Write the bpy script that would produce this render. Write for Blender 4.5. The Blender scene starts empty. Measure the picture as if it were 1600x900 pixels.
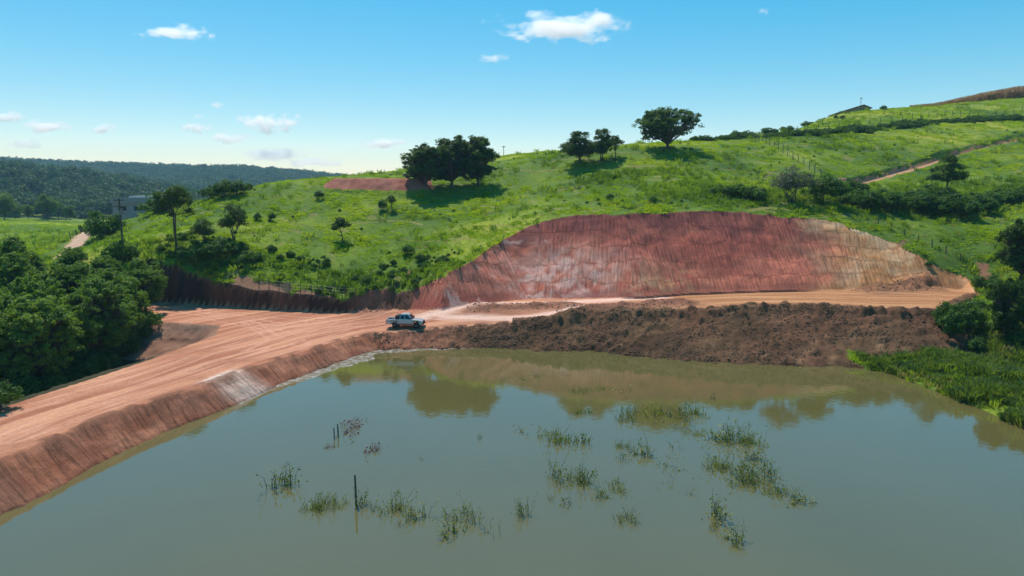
import bpy, bmesh, math, random
import numpy as np
from mathutils import Vector, Matrix
R = math.radians
random.seed(7)
rng = np.random.default_rng(7)
S = bpy.context.scene

# ------------------------------------------------------------------ camera, sky, sun, exposure
H = 20.0                       # camera height over the pond
F = 1066.7                     # focal length in pixels of the 1600 px wide photograph
PITCH = math.atan((450 - 300) / F)
cam_d = bpy.data.cameras.new('camera'); cam = bpy.data.objects.new('camera', cam_d)
S.collection.objects.link(cam); S.camera = cam
cam_d.sensor_width = 36; cam_d.lens = 36 * F / 1600
cam_d.clip_start = 0.5; cam_d.clip_end = 30000
cam.location = (0, 0, H); cam.rotation_euler = (math.pi / 2 - PITCH, 0, 0)

SUN_EL, SUN_AZ = R(60), R(-22)     # azimuth from +Y towards +X
wd = bpy.data.worlds.new('World'); S.world = wd; wd.use_nodes = True
wn = wd.node_tree.nodes; wl = wd.node_tree.links
bg = wn['Background']
sky = wn.new('ShaderNodeTexSky'); sky.sky_type = 'NISHITA'; sky.sun_disc = False
sky.sun_elevation = SUN_EL; sky.sun_rotation = SUN_AZ
sky.air_density = 1.0; sky.dust_density = 0.6; sky.ozone_density = 1.6; sky.altitude = 600
hs = wn.new('ShaderNodeHueSaturation'); hs.inputs['Hue'].default_value = 0.483
hs.inputs['Saturation'].default_value = 1.7; hs.inputs['Value'].default_value = 2.6
hs2 = wn.new('ShaderNodeHueSaturation'); hs2.inputs['Saturation'].default_value = 1.48
gm = wn.new('ShaderNodeGamma'); gm.inputs['Gamma'].default_value = 0.5
wl.new(sky.outputs[0], gm.inputs['Color']); wl.new(gm.outputs[0], hs.inputs['Color']); wl.new(hs.outputs[0], hs2.inputs['Color']); wl.new(hs2.outputs[0], bg.inputs['Color'])
bg.inputs['Strength'].default_value = 0.13

sun_d = bpy.data.lights.new('sun', 'SUN'); sun = bpy.data.objects.new('sun', sun_d)
S.collection.objects.link(sun)
sun_d.energy = 5.0; sun_d.angle = R(0.53); sun_d.color = (1.0, 0.955, 0.88)
sdir = Vector((math.sin(SUN_AZ) * math.cos(SUN_EL), math.cos(SUN_AZ) * math.cos(SUN_EL), math.sin(SUN_EL)))
sun.rotation_euler = sdir.to_track_quat('Z', 'Y').to_euler()
sun.location = (0, 0, 200)
S.view_settings.view_transform = 'Standard'; S.view_settings.look = 'None'
S.view_settings.exposure = 0.0; S.view_settings.gamma = 1.0; S.view_settings.use_curve_mapping = False
S.cycles.max_bounces = 8; S.cycles.volume_bounces = 8; S.cycles.transparent_max_bounces = 8
S.cycles.diffuse_bounces = 3; S.cycles.glossy_bounces = 3; S.cycles.transmission_bounces = 4
S.cycles.caustics_reflective = False; S.cycles.caustics_refractive = False
S.cycles.use_denoising = True

# ------------------------------------------------------------------ helpers
COL = S.collection
def tag(o, label=None, cat=None, group=None, kind=None):
    if label: o['label'] = label
    if cat: o['category'] = cat
    if group: o['group'] = group
    if kind: o['kind'] = kind
    return o
def np_mesh(name, v, f):
    """v (n,3), f (m,k) with a fixed k"""
    v = np.asarray(v, np.float32); f = np.asarray(f, np.int32)
    me = bpy.data.meshes.new(name)
    me.vertices.add(len(v)); me.vertices.foreach_set('co', v.ravel())
    k = f.shape[1]
    me.loops.add(f.size); me.loops.foreach_set('vertex_index', f.ravel())
    me.polygons.add(len(f)); me.polygons.foreach_set('loop_start', np.arange(len(f), dtype=np.int32) * k)
    me.update(calc_edges=True); me.validate()
    return me
def link(name, me, mat=None, parent=None, loc=None, rz=0.0, smooth=False):
    o = bpy.data.objects.new(name, me); COL.objects.link(o)
    if me is not None:
        if mat is not None and len(me.materials) == 0: me.materials.append(mat)
        if smooth: me.polygons.foreach_set('use_smooth', np.ones(len(me.polygons), bool))
    if parent is not None: o.parent = parent
    if loc is not None: o.location = loc
    o.rotation_euler = (0, 0, rz)
    return o
def empty(name, loc, rz=0.0, sc=1.0):
    o = bpy.data.objects.new(name, None); COL.objects.link(o)
    o.location = loc; o.rotation_euler = (0, 0, rz); o.scale = (sc, sc, sc)
    o.empty_display_size = 0.2
    return o
def bm_mesh(name, bm):
    me = bpy.data.meshes.new(name); bm.normal_update(); bm.to_mesh(me); bm.free(); return me
def bm_box(bm, x0, x1, y0, y1, z0, z1, bevel=0.0):
    m = Matrix.Translation(((x0 + x1) / 2, (y0 + y1) / 2, (z0 + z1) / 2)) @ Matrix.Diagonal((x1 - x0, y1 - y0, z1 - z0, 1))
    r = bmesh.ops.create_cube(bm, size=1.0, matrix=m)
    if bevel > 0:
        es = list({e for v in r['verts'] for e in v.link_edges})
        bmesh.ops.bevel(bm, geom=es, offset=bevel, segments=2, affect='EDGES', profile=0.6)
def bm_prism(bm, prof, y0, y1, bevel=0.0, inset_top=None):
    """prof: list of (x,z), extruded from y0 to y1"""
    a = [bm.verts.new((x, y0, z)) for x, z in prof]; b = [bm.verts.new((x, y1, z)) for x, z in prof]
    fs = [bm.faces.new(a), bm.faces.new(b[::-1])]
    n = len(prof)
    for i in range(n):
        fs.append(bm.faces.new((a[i], b[i], b[(i + 1) % n], a[(i + 1) % n])))
    bmesh.ops.recalc_face_normals(bm, faces=fs)
    if bevel > 0:
        es = [e for e in set(fs[0].edges) | set(fs[1].edges)]
        bmesh.ops.bevel(bm, geom=es, offset=bevel, segments=2, affect='EDGES', profile=0.6)
def tube_arrays(pts, rad, seg=6):
    pts = np.asarray(pts, float); n = len(pts); V = []; Fc = []
    for i in range(n):
        t = pts[min(i + 1, n - 1)] - pts[max(i - 1, 0)]; t = t / (np.linalg.norm(t) + 1e-9)
        a = np.cross(t, (0, 0, 1.0) if abs(t[2]) < .9 else (1.0, 0, 0)); a /= np.linalg.norm(a); b = np.cross(t, a)
        for k in range(seg):
            w = 2 * math.pi * k / seg
            V.append(pts[i] + rad[i] * (math.cos(w) * a + math.sin(w) * b))
    for i in range(n - 1):
        for k in range(seg):
            Fc.append((i * seg + k, i * seg + (k + 1) % seg, (i + 1) * seg + (k + 1) % seg, (i + 1) * seg + k))
    c0, c1 = len(V), len(V) + 1
    V.append(pts[0]); V.append(pts[-1])
    for k in range(0, seg):
        Fc.append((c0, (k + 1) % seg, k, c0)); q = (n - 1) * seg
        Fc.append((c1, q + k, q + (k + 1) % seg, c1))
    return np.array(V), np.array(Fc, int)
def fix_quads(f):
    return [tuple(dict.fromkeys(q)) for q in f]
def poly_mesh(name, V, Fc):
    me = bpy.data.meshes.new(name); me.from_pydata([tuple(p) for p in V], [], fix_quads([tuple(int(i) for i in q) for q in Fc])); me.update(); return me
def merge(parts):
    Vs, Fs, o = [], [], 0
    for v, f in parts:
        Vs.append(v); Fs.append(f + o); o += len(v)
    return np.concatenate(Vs), np.concatenate(Fs)

# value noise
def _h(ix, iy, seed):
    n = (ix.astype(np.int64) * 374761393 + iy.astype(np.int64) * 668265263 + seed * 974711) & 0x7fffffff
    n = ((n ^ (n >> 13)) * 1274126177) & 0x7fffffff
    n = n ^ (n >> 16)
    return (n & 0xffff) / 65535.0
def vnoise(x, y, seed=0):
    ix = np.floor(x); iy = np.floor(y); fx = x - ix; fy = y - iy
    fx = fx * fx * fx * (fx * (fx * 6 - 15) + 10); fy = fy * fy * fy * (fy * (fy * 6 - 15) + 10)
    a = _h(ix, iy, seed); b = _h(ix + 1, iy, seed); c = _h(ix, iy + 1, seed); d = _h(ix + 1, iy + 1, seed)
    return (a + (b - a) * fx) * (1 - fy) + (c + (d - c) * fx) * fy
def fbm(x, y, seed=0, oct=4):
    s = 0; a = 1; t = 0
    for i in range(oct):
        s = s + a * (vnoise(x * 2 ** i + 17.3 * i, y * 2 ** i - 9.1 * i, seed + i) * 2 - 1); t += a; a *= 0.5
    return s / t
def sstep(a, b, x):
    t = np.clip((x - a) / (b - a), 0, 1); return t * t * (3 - 2 * t)

# photograph pixel (1600x900) -> ray -> place
CP, SP = math.cos(PITCH), math.sin(PITCH)
def ray(px, py):
    u = (px - 800) / F; v = (450 - py) / F
    return np.array((u, CP + v * SP, -SP + v * CP))
def W(px, py, z=0.0):
    r = ray(px, py); return np.array((0, 0, H)) + r * ((z - H) / r[2])
def D(px, py, d):
    r = ray(px, py); return np.array((0, 0, H)) + r * (d / r[1])

# ------------------------------------------------------------------ the lie of the land
class TPS:
    def __init__(s, P, z, lam=0.0):
        P = np.asarray(P, float); n = len(P); s.P = P
        K = s.U(P, P) + lam * np.eye(n)
        A = np.zeros((n + 3, n + 3)); A[:n, :n] = K; A[:n, n] = 1; A[:n, n + 1:] = P; A[n, :n] = 1; A[n + 1:, :n] = P.T
        s.w = np.linalg.solve(A, np.concatenate([z, np.zeros(3)]))
    @staticmethod
    def U(a, b):
        r2 = ((a[:, None, :] - b[None, :, :]) ** 2).sum(-1) + 1e-9
        return r2 * np.log(r2) * 0.5
    def __call__(s, x, y):
        x = np.asarray(x, float); sh = x.shape; q = np.stack([x.ravel(), np.asarray(y, float).ravel()], 1)
        out = np.empty(len(q)); n = len(s.P)
        for i in range(0, len(q), 40000):
            c = q[i:i + 40000]
            out[i:i + 40000] = s.U(c, s.P) @ s.w[:n] + s.w[n] + c @ s.w[n + 1:]
        return out.reshape(sh)

def polydist(x, y, P, closed=True):
    """distance to polyline, arc length there, segment index and fraction"""
    best = np.full(x.shape, 1e18); arc = np.zeros(x.shape); si = np.zeros(x.shape, int); sf = np.zeros(x.shape)
    n = len(P); L = 0.0
    for i in range(n if closed else n - 1):
        a = P[i]; b = P[(i + 1) % n]; d = b - a; l2 = d @ d; l = math.sqrt(l2)
        t = np.clip(((x - a[0]) * d[0] + (y - a[1]) * d[1]) / l2, 0, 1)
        q = (x - a[0] - t * d[0]) ** 2 + (y - a[1] - t * d[1]) ** 2
        m = q < best
        best = np.where(m, q, best); arc = np.where(m, L + t * l, arc); si = np.where(m, i, si); sf = np.where(m, t, sf)
        L += l
    return np.sqrt(best), arc, si, sf
def inside(x, y, P):
    r = np.zeros(x.shape, bool); n = len(P)
    for i in range(n):
        a = P[i]; b = P[(i + 1) % n]
        if a[1] == b[1]: continue
        c = ((a[1] > y) != (b[1] > y)) & (x < (b[0] - a[0]) * (y - a[1]) / (b[1] - a[1]) + a[0])
        r ^= c
    return r

# the levelled earth: dam crest, junction, terrace below the cutting. (px, py, z, slope up (cut), slope down (fill))
lip_px = [(0, 715, 2.3), (57, 694, 2.2), (121, 668, 2.1), (211, 636, 2.0), (287, 613, 1.9), (332, 597, 1.85), (400, 571, 1.8),
          (470, 550, 1.75), (525, 532, 1.7), (580, 521, 1.65), (637, 519, 1.65), (710, 513, 1.9), (800, 505, 2.4), (860, 499, 3.0), (912, 492, 3.4),
          (1000, 490, 3.8), (1100, 488, 4.3), (1190, 480, 5.0), (1300, 481, 5.0), (1400, 487, 5.0), (1478, 488, 5.0)]
back_px = [(1530, 462, 5.4, 1.6), (1505, 452, 5.4, 1.2), (1430, 453, 5.2, .75), (1330, 453, 5.0, .85), (1200, 455, 4.8, .95), (1080, 459, 4.5, .95), (1000, 464, 4.2, .95), (832, 467, 3.6, .95),
           (765, 474, 3.65, 1.15), (690, 481, 3.6, 1.2), (640, 486, 2.7, 1.0), (572, 491, 1.9, 1.4), (500, 488, 1.95, 5), (400, 483, 2.1, 6),
           (300, 477, 2.3, 6), (240, 473, 2.5, 6)]
notch_px = [(212, 484, 2.4), (222, 500, 2.3), (285, 505, 2.1), (345, 508, 1.95), (335, 524, 1.9), (250, 556, 2.0), (150, 590, 2.15), (60, 618, 2.25), (0, 638, 2.3)]
PAD = []; PZ = []; SC = []; SF = []
def padd(p, z, sc, sf): PAD.append(p[:2]); PZ.append(z); SC.append(sc); SF.append(sf)
dam_dir = (W(0, 715, 2.3) - W(121, 668, 2.1))[:2]; dam_dir /= np.linalg.norm(dam_dir)
p0 = W(0, 715, 2.3)[:2]
padd(p0 + dam_dir * 60, 2.3, 1.0, .75); padd(p0 + dam_dir * 20, 2.3, 1.0, .75)
for px, py, z in lip_px:
    padd(W(px, py, z), z, .8, .72 if px < 300 else (.62 if px < 700 else (.52 if px < 1000 else .44)))
NLIP = len(PAD)
for px, py, z, sc in back_px: padd(W(px, py, z), z, sc, .6)
NBACK = len(PAD)
for px, py, z in notch_px: padd(W(px, py, z), z, 1.2, .7)
pe = W(0, 638, 2.3)[:2]
padd(pe + dam_dir * 20, 2.3, 1.0, .7); padd(pe + dam_dir * 60, 2.3, 1.0, .7)
PAD = np.array(PAD); PZ = np.array(PZ); SC = np.array(SC); SF = np.array(SF)
LIP = PAD[:NLIP]; BACK = PAD[NLIP:NBACK]
pad_tps = TPS(PAD, PZ, lam=30.0)
def at_edge(A, si, sf): return A[si] * (1 - sf) + A[(si + 1) % len(A)] * sf
def cutsurf(x, y):
    d, arc, si, sf = polydist(x, y, PAD)
    return at_edge(PZ, si, sf) + at_edge(SC, si, sf) * d

POND = np.array([p[:2] for p in [W(-20, 800), W(75, 745), W(219, 670), W(351, 612), W(450, 570), W(560, 536), W(670, 526), W(800, 532), W(1000, 540), W(1200, 555),
        W(1330, 572), W(1392, 583), W(1432, 600), W(1500, 626), W(1560, 652), W(1610, 672), W(1700, 705)]] + [(43, 30), (46, 5), (36, -30), (5, -48), (-30, -40), (-52, -10)])

def far_land(x, y):
    r1 = np.interp(x, [-2400, -1400, -1126, -774, -563, -394, -250, 100, 600, 2400], [76, 75, 72, 58, 54, 40, 26, 18, 14, 30])
    r2 = np.interp(x, [-1500, -800, -600, -488, -427, -372, -305, -200, 0], [60, 52, 44, 35, 29, 15, 3, 0, 0])
    r3 = np.interp(x, [0, 300, 1200, 2400], [0, 20, 34, 30])
    return 2.0 + r1 * np.exp(-((y - 1560) / 420) ** 2) + r2 * np.exp(-((y - 680) / 190) ** 2) + r3 * np.exp(-((y - 500) / 600) ** 2) + 4 * fbm(x / 160, y / 160, 40, 3)

ctl = []
def cp(px, py, d): ctl.append(D(px, py, d))
def cw(*p): ctl.append(np.array(p, float))
def march_cut(px, py):
    r = ray(px, py); t = np.linspace(80, 150, 700) / r[1]
    P = np.array((0, 0, H)) + t[:, None] * r
    ins = inside(P[:, 0], P[:, 1], PAD); s = cutsurf(P[:, 0], P[:, 1]); s[ins] = -9
    last = np.where(ins)[0]; k0 = last[-1] + 1 if len(last) else 0
    k = np.where((P[:, 2] <= s) & (np.arange(700) >= k0))[0]
    return P[k[0]] if len(k) else None
for px, py in [(262, 412), (330, 436), (400, 452), (480, 461), (550, 467), (610, 464), (655, 456), (700, 432), (760, 392), (800, 369), (850, 347), (950, 336), (1050, 333),
               (1150, 333), (1250, 342), (1330, 357), (1400, 382), (1455, 408), (1510, 438)]:
    q = march_cut(px, py)
    if q is not None: ctl.append(q)
for a in [(533, 380, 123), (460, 405, 112), (320, 385, 113), (275, 388, 112), (193, 392, 110), (150, 400, 112), (120, 385, 140), (350, 340, 135), (430, 292, 152), (330, 312, 160),
          (250, 330, 160), (200, 345, 165), (600, 330, 138), (700, 292, 155), (600, 269, 178), (700, 262, 185), (800, 241, 195), (800, 300, 150), (900, 258, 160),
          (900, 233, 190), (1045, 235, 167), (1000, 290, 138), (1100, 220, 192), (1150, 280, 145), (1200, 209, 215), (1200, 300, 133), (1330, 283, 148), (1600, 214, 195), (1450, 247, 172),
          (1600, 187, 235), (1300, 183, 255), (1340, 175, 265), (1390, 171, 270), (1440, 166, 275), (1520, 158, 288), (1600, 154, 300), (1750, 136, 310), (1600, 280, 150), (1600, 340, 120), (1450, 335, 125), (1720, 300, 130), (1560, 400, 105),
          (1600, 450, 95), (1560, 475, 90), (1600, 530, 76), (1510, 565, 76), (1600, 610, 66), (1700, 600, 66), (60, 352, 300), (20, 362, 250), (120, 365, 240), (100, 347, 330)]: cp(*a)
for px, py, d in [(430, 292, 152), (600, 269, 178), (800, 241, 195), (900, 233, 190), (1100, 220, 192), (1340, 177, 265), (1600, 154, 300)]:
    p = D(px, py, d); cw(p[0] * 1.25, p[1] * 1.25, p[2] - 4); cw(p[0] * 1.6, p[1] * 1.6, p[2] - 16)
for a in [(-45, 58, -3), (-60, 75, -2.5), (-78, 93, -1), (-80, 50, -4), (-100, 80, -2), (-70, 30, -4), (-112, 118, 2), (-120, 30, -2), (0, 60, -2), (0, 20, -2), (-20, 30, -2), (25, 60, -2),
          (0, -70, 3), (65, 0, 5), (90, 50, 9), (-70, -30, -3), (85, 85, 9), (150, 60, 18), (200, 150, 36), (300, 400, 60), (420, 250, 56), (450, 50, 35), (200, 480, 35), (0, 450, 6), (-200, 420, 2),
          (-400, 250, 4), (-450, 50, 4), (0, -350, 4), (300, -300, 8), (-300, -300, 4), (-200, 330, 4), (-160, 200, 5)]: cw(*a)
ctl = np.array(ctl)
nat_tps = TPS(ctl[:, :2], ctl[:, 2], lam=2.5)
# the farm track high on the right, a shelf with a low bank above it
TRACK = np.array([D(1318, 284, 147)[:2], D(1345, 279, 149)[:2], D(1400, 263, 159)[:2], D(1470, 245, 173)[:2], D(1540, 229, 185)[:2], D(1600, 215, 195)[:2], D(1700, 195, 213)[:2]])
# little platform of fresh fill by the big trees
MND = np.array([D(517, 290, 150)[:2] + (0, 2.2), D(560, 280, 150)[:2] + (0, 1.5), D(610, 280, 151)[:2] + (0, 1.3), D(652, 279, 151)[:2] + (0, 1.2), D(662, 279, 151)[:2] + (0, 9), D(560, 279, 151)[:2] + (0, 9), D(525, 280, 151)[:2] + (0, 6)])
MNDZ = D(600, 279, 152)[2]
def natural(x, y):
    r = np.hypot(x, y); n = nat_tps(x, y) ; f = far_land(x, y); k = sstep(400, 620, r)
    return n * (1 - k) + f * k
def land(x, y, full=False):
    x = np.asarray(x, float); y = np.asarray(y, float)
    n = natural(x, y)
    rough = 0.9 * fbm(x / 19, y / 19, 3, 3) + 0.30 * fbm(x / 3.3, y / 3.3, 9, 3)
    r = np.hypot(x, y)
    n = n + rough * sstep(60, 100, y + np.abs(x) * .4) * .55
    # pond hollow
    pd, _, _, _ = polydist(x, y, POND); pin = inside(x, y, POND)
    n = np.where(pin, np.minimum(n, -0.05 - 0.35 * pd), np.where(pd < 40, np.maximum(n, np.minimum(0.02 + 0.22 * pd, 1.4) + 0.15 * fbm(x / 2, y / 2, 5, 2) * np.clip(pd, 0, 1)) * (pd < 14) + n * (pd >= 14), n))
    n0 = n
    # track shelf
    td, tarc, _, _ = polydist(x, y, TRACK, False)
    near = td < 14
    th = np.zeros_like(n); sgn = np.ones_like(n)
    if near.any():
        d, arc, si, sf = polydist(x[near], y[near], TRACK, False)
        c = TRACK[si] * (1 - sf)[:, None] + TRACK[np.minimum(si + 1, len(TRACK) - 1)] * sf[:, None]
        cz = natural(c[:, 0], c[:, 1]) - 1.0
        nn = n[near]; e = np.maximum(d - 1.7, 0)
        n[near] = np.clip(nn, cz - 0.5 * e, cz + 3.5 * e)
    # fresh mound platform
    md, _, _, _ = polydist(x, y, MND); mi = inside(x, y, MND)
    n = np.where(mi, np.maximum(n, MNDZ + 0.15 * fbm(x, y, 21, 2)), np.maximum(n, MNDZ - 0.75 * md + 0.2 * fbm(x / 1.2, y / 1.2, 22, 2)))
    # cut and fill round the levelled earth
    wob = 0.35 * fbm(x / 2.2, y / 2.2, 31, 3)
    d, arc, si, sf = polydist(x, y, PAD); ins = inside(x, y, PAD)
    ez = at_edge(PZ, si, sf); sc = at_edge(SC, si, sf); sl = at_edge(SF, si, sf)
    de = np.maximum(d + wob * np.clip(d, 0, 1), 0)
    up = ez + sc * de; dn = ez - sl * de
    n = np.where((~ins) & (si < NLIP - 3) & (d < 22) & (x < 43), np.minimum(n, dn), n)
    h = np.where(ins, pad_tps(x, y), np.clip(n, dn, up))
    far = (~ins) & (d > 60); h = np.where(far, n, h)
    is_cut = (~ins) & (n > up - 0.02) & (d < 60); is_fill = (~ins) & (n < dn + 0.02) & (d < 60)
    if not full: return h
    return dict(h=h, n=n0, ins=ins, cut=is_cut, fill=is_fill, d=d, si=si, sf=sf, arc=arc, mound=(md < 3.2) & (n > n0 + .12) | (mi & (n > n0 - .02)), track=td, tarc=tarc, pond=pin, pd=pd)

# grid with fine spacing where the earthworks are
def axis(segs):
    out = []
    for a, b, s0, s1 in segs:
        x = a; k = 0
        L = b - a; s = s0
        while x < b - 1e-6:
            out.append(x); s = s0 + (s1 - s0) * (x - a) / L; x += s
    out.append(segs[-1][1]); return np.array(out)
gx = axis([(-2400, -400, 70, 14), (-400, -120, 14, 1.2), (-120, -64, 1.0, .34), (-64, 62, .23, .23), (62, 130, .3, .9), (130, 420, 1.0, 14), (420, 2400, 15, 90)])
gy = axis([(-350, -60, 40, 4), (-60, 38, 3, .5), (38, 62, .26, .22), (62, 84, .3, .3), (84, 124, .22, .22), (124, 200, .32, .6), (200, 340, .7, 5), (340, 700, 6, 14), (700, 2400, 14, 40)])
X, Y = np.meshgrid(gx, gy)
g = land(X, Y, True)
Z = g['h']
ny, nx = X.shape
# ---- relief of the worked earth
bd, barc, bsi, bsf = polydist(X, Y, BACK, False)
ld, larc, lsi, lsf = polydist(X, Y, LIP, False)
near_wk = (Y > 30) & (Y < 135) & (np.abs(X) < 75)
bigcut = g['cut'] & (bsi <= 9) & near_wk           # the broad smooth cutting
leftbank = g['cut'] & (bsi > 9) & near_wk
# tooth marks of the bucket: grooves running down the face
wv = barc + 0.35 * fbm(X / 6, Y / 6, 51, 2) + 0.03 * bd * np.sin(barc / 9.0)
groove = np.abs(((wv / 0.62 + 0.25 * fbm(barc / 3, bd / 4, 52, 2)) % 1.0) - .5) * 2
gamp = 0.5 + 0.5 * fbm(barc / 7, bd / 3, 53, 2)
top_fade = np.clip(bd / .6, 0, 1)
Z = Z + np.where(bigcut, (groove ** 1.5 - .5) * 0.21 * np.clip(gamp + .35, .15, 1.2) * top_fade + 0.25 * fbm(barc / 8, bd / 2.5, 54, 3) * np.clip(bd / 2, 0, 1), 0)
Z = Z + np.where(leftbank, 0.30 * fbm(X / 1.1, Y / 1.1, 55, 3), 0)
damface = g['fill'] & near_wk & (g['si'] < 11)
darkbank = g['fill'] & near_wk & (g['si'] >= 11) & (g['si'] < NLIP)
backfill = g['fill'] & near_wk & (g['si'] >= NLIP)
dg = np.abs(((larc / 0.7 + 0.3 * fbm(X / 2, Y / 2, 56, 2)) % 1.0) - .5) * 2
Z = Z + np.where(damface, (dg - .5) * 0.10 * np.clip(g['d'], 0, 1) + .10 * fbm(X / .9, Y / .9, 57, 2) * np.clip(g['d'] * 2, 0, 1), 0)
bill = np.abs(fbm(X / 1.5, Y / 1.5, 58, 3)); bill2 = np.abs(fbm(X / .7, Y / .7, 59, 2))
clod = 0.85 * bill + .28 * bill2 - .2
lipedge = np.exp(-((g['d'] - .4) / 1.1) ** 2) * (g['si'] >= 14) * (g['si'] < NLIP)
sm_ = np.clip(.5 + 1.3 * fbm(X / 7, Y / 5, 99, 2), .55, 1)
Z = Z + np.where(darkbank, sm_ * clod * 1.15 * np.clip(g['d'] / 1.0, .3, 1), 0) + np.where(near_wk & (g['si'] < NLIP) & (g['ins'] | darkbank), lipedge * (.35 + 1.2 * bill) * .7, 0)
Z = Z + np.where(backfill, .3 * fbm(X / 1.4, Y / 1.4, 60, 3) * np.clip(g['d'], 0, 1), 0)
# heap of dark red earth left between the two wheel roads, loose earth under the left wing and a trench foot shaped for the shadow line under the cutting
def heap(px0, px1, py, z, w, hgt, seed):
    a = W(px0, py, z)[:2]; b = W(px1, py - 2, z)[:2]
    d, arc, _, _ = polydist(X, Y, np.array([a, b]), False)
    m = np.exp(-(d / w) ** 2) * near_wk
    return m, m * (hgt + hgt * .8 * fbm(X / 1.3, Y / 1.3, seed, 3))
hm1, hz1 = heap(745, 880, 487, 2.9, 2.2, .55, 71)
hm2, hz2 = heap(590, 665, 480, 2.6, 3.2, 1.1, 72)
hm3, hz3 = heap(1360, 1450, 455, 5.2, 2.2, .8, 73)
hm4, hz4 = heap(900, 1060, 482, 3.9, 2.6, .7, 74)
Z = Z + hz1 + hz2 + hz3 + hz4
shadow_trench = np.exp(-((bd - .55) / .5) ** 2) * sstep(16, 20, X) * (1 - sstep(42, 48, X)) * g['ins'] * near_wk
Z = Z - .85 * shadow_trench
# road ruts
rt = np.where(g['ins'] & near_wk, 1, 0)
v_ac = ld
streak = fbm(larc / 16, v_ac * 1.3, 61, 3)
Z = Z + rt * (0.06 * streak + .03 * fbm(X / .8, Y / .8, 62, 2))
# tyre tracks wandering over the road
tyre = np.zeros_like(X)
for pts in [[(-20, 700), (120, 640), (330, 565), (520, 515), (640, 503)], [(-20, 672), (150, 615), (330, 548), (460, 515), (600, 500), (760, 484)], [(230, 482), (360, 490), (500, 497), (620, 500)], [(235, 490), (330, 497), (400, 508), (430, 525), (400, 545), (300, 580), (100, 655)],
            [(250, 484), (380, 500), (450, 520), (470, 535)], [(20, 690), (200, 625), (370, 566), (480, 535), (560, 510), (680, 499), (860, 488)], [(300, 486), (440, 505), (560, 505)], [(640, 500), (800, 482), (980, 468)], [(360, 560), (430, 530), (520, 500), (600, 492)], [(1000, 474), (1150, 468), (1300, 466), (1450, 470)], [(1020, 479), (1200, 471), (1400, 474)], [(-20, 655), (90, 628), (240, 572), (380, 525), (470, 500)]]:
    P = np.array([W(a_, b_, 2.0 if a_ < 800 else 4.5)[:2] for a_, b_ in pts]); d_, _, _, _ = polydist(X, Y, P, False); tyre = np.maximum(tyre, np.exp(-((d_ - .85 + .12 * fbm(X / 3, Y / 3, 66, 2)) / .20) ** 2))
tyre = tyre * g['ins'] * near_wk * np.clip(.7 + fbm(X / 4, Y / 4, 67, 2), 0, 1)
Z = Z - .07 * tyre
# ---- colours of the bare earth, with shade painted into some places
def C3(*c): return np.array(c)
def mixc(a, b, t): return a * (1 - t[..., None]) + b * t[..., None]
shape3 = X.shape + (3,)
soil = np.zeros(shape3); soil[:] = C3(.36, .155, .09)
road_c = mixc(np.broadcast_to(C3(.38, .14, .075), shape3), np.broadcast_to(C3(.63, .295, .17), shape3), np.clip(.45 + 1.0 * streak + .35 * fbm(X / 9, Y / 9, 63, 2), 0, 1))
road_c = mixc(road_c, np.broadcast_to(C3(.30, .12, .065), shape3), np.clip(.8 * fbm(X / 5, Y / 2.5, 64, 3) - .1, 0, .6))
road_c = mixc(road_c, np.broadcast_to(C3(.70, .37, .25), shape3), tyre * .55)
# right-hand terrace runs to orange and ochre
tr = sstep(10, 30, X)
road_c = mixc(road_c, mixc(np.broadcast_to(C3(.32, .135, .055), shape3), np.broadcast_to(C3(.50, .25, .11), shape3), np.clip(.5 + streak, 0, 1)), tr * .85)
soil = np.where(g['ins'][..., None], road_c, soil)
# two pale wheel roads that run up to the terrace
def band(pts, w):
    P = np.array([W(*p)[:2] for p in pts]); d, a, _, _ = polydist(X, Y, P, False)
    return np.clip(1.25 - (d + .5 * fbm(X / 2.5, Y / 1.2, 65, 2)) / w, 0, 1) * near_wk
wr = np.maximum(band([(640, 505, 1.9), (690, 496, 2.3), (770, 482, 3.0), (860, 474, 3.6), (960, 468, 4.0), (1030, 465, 4.2)], 1.9), band([(690, 500, 2.3), (800, 497, 2.8), (870, 489, 3.3), (905, 484, 3.6)], 1.2))
soil = mixc(soil, np.broadcast_to(C3(.74, .46, .35), shape3), np.where(g['ins'], wr, 0))
for hm in (hm1, hm4): soil = mixc(soil, np.broadcast_to(C3(.24, .10, .06), shape3), np.where(g['ins'], np.clip(hm * 1.3, 0, 1) * (1 - wr), 0))
# cutting: red earth with violet, pink-white and ochre beds
n1 = fbm(barc / 11, bd / 3.5, 81, 4); wa = barc + 2.5 * fbm(X / 4, Y / 4, 79, 3); wb = bd + 1.6 * fbm(X / 3, Y / 3, 80, 3); n2 = fbm(wa / 4.5 + 9, wb / 2.2, 82, 5); n3 = fbm(wa / 1.3, wb / 1.0, 83, 4)
cutc = mixc(np.broadcast_to(C3(.60, .175, .105), shape3), np.broadcast_to(C3(.45, .115, .075), shape3), sstep(-.2, .5, n1 + bd / 30))
cutc = mixc(cutc, np.broadcast_to(C3(.23, .065, .052), shape3), sstep(6, 13, bd + 4 * n2) * .9)
pale = sstep(.05, .6, n2 + .6 * n3 - np.clip(bd - 3, 0, 20) * .11) * (1 - sstep(12, 24, X))
paleL = np.exp(-((X - 8) / 9) ** 2 - ((bd - 3.5) / 3.5) ** 2)
cutc = mixc(cutc, np.broadcast_to(C3(.82, .47, .37), shape3), np.clip(pale * .7 + 1.3 * paleL * np.clip(.45 + n3, 0, 1), 0, .85))
och = sstep(44, 58, X + 7 * n1 + .5 * (6 - bd))
cutc = mixc(cutc, mixc(np.broadcast_to(C3(.52, .24, .09), shape3), np.broadcast_to(C3(.70, .46, .26), shape3), np.clip(.4 + n2 + .5 * n3, 0, 1)), och * .9)
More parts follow.
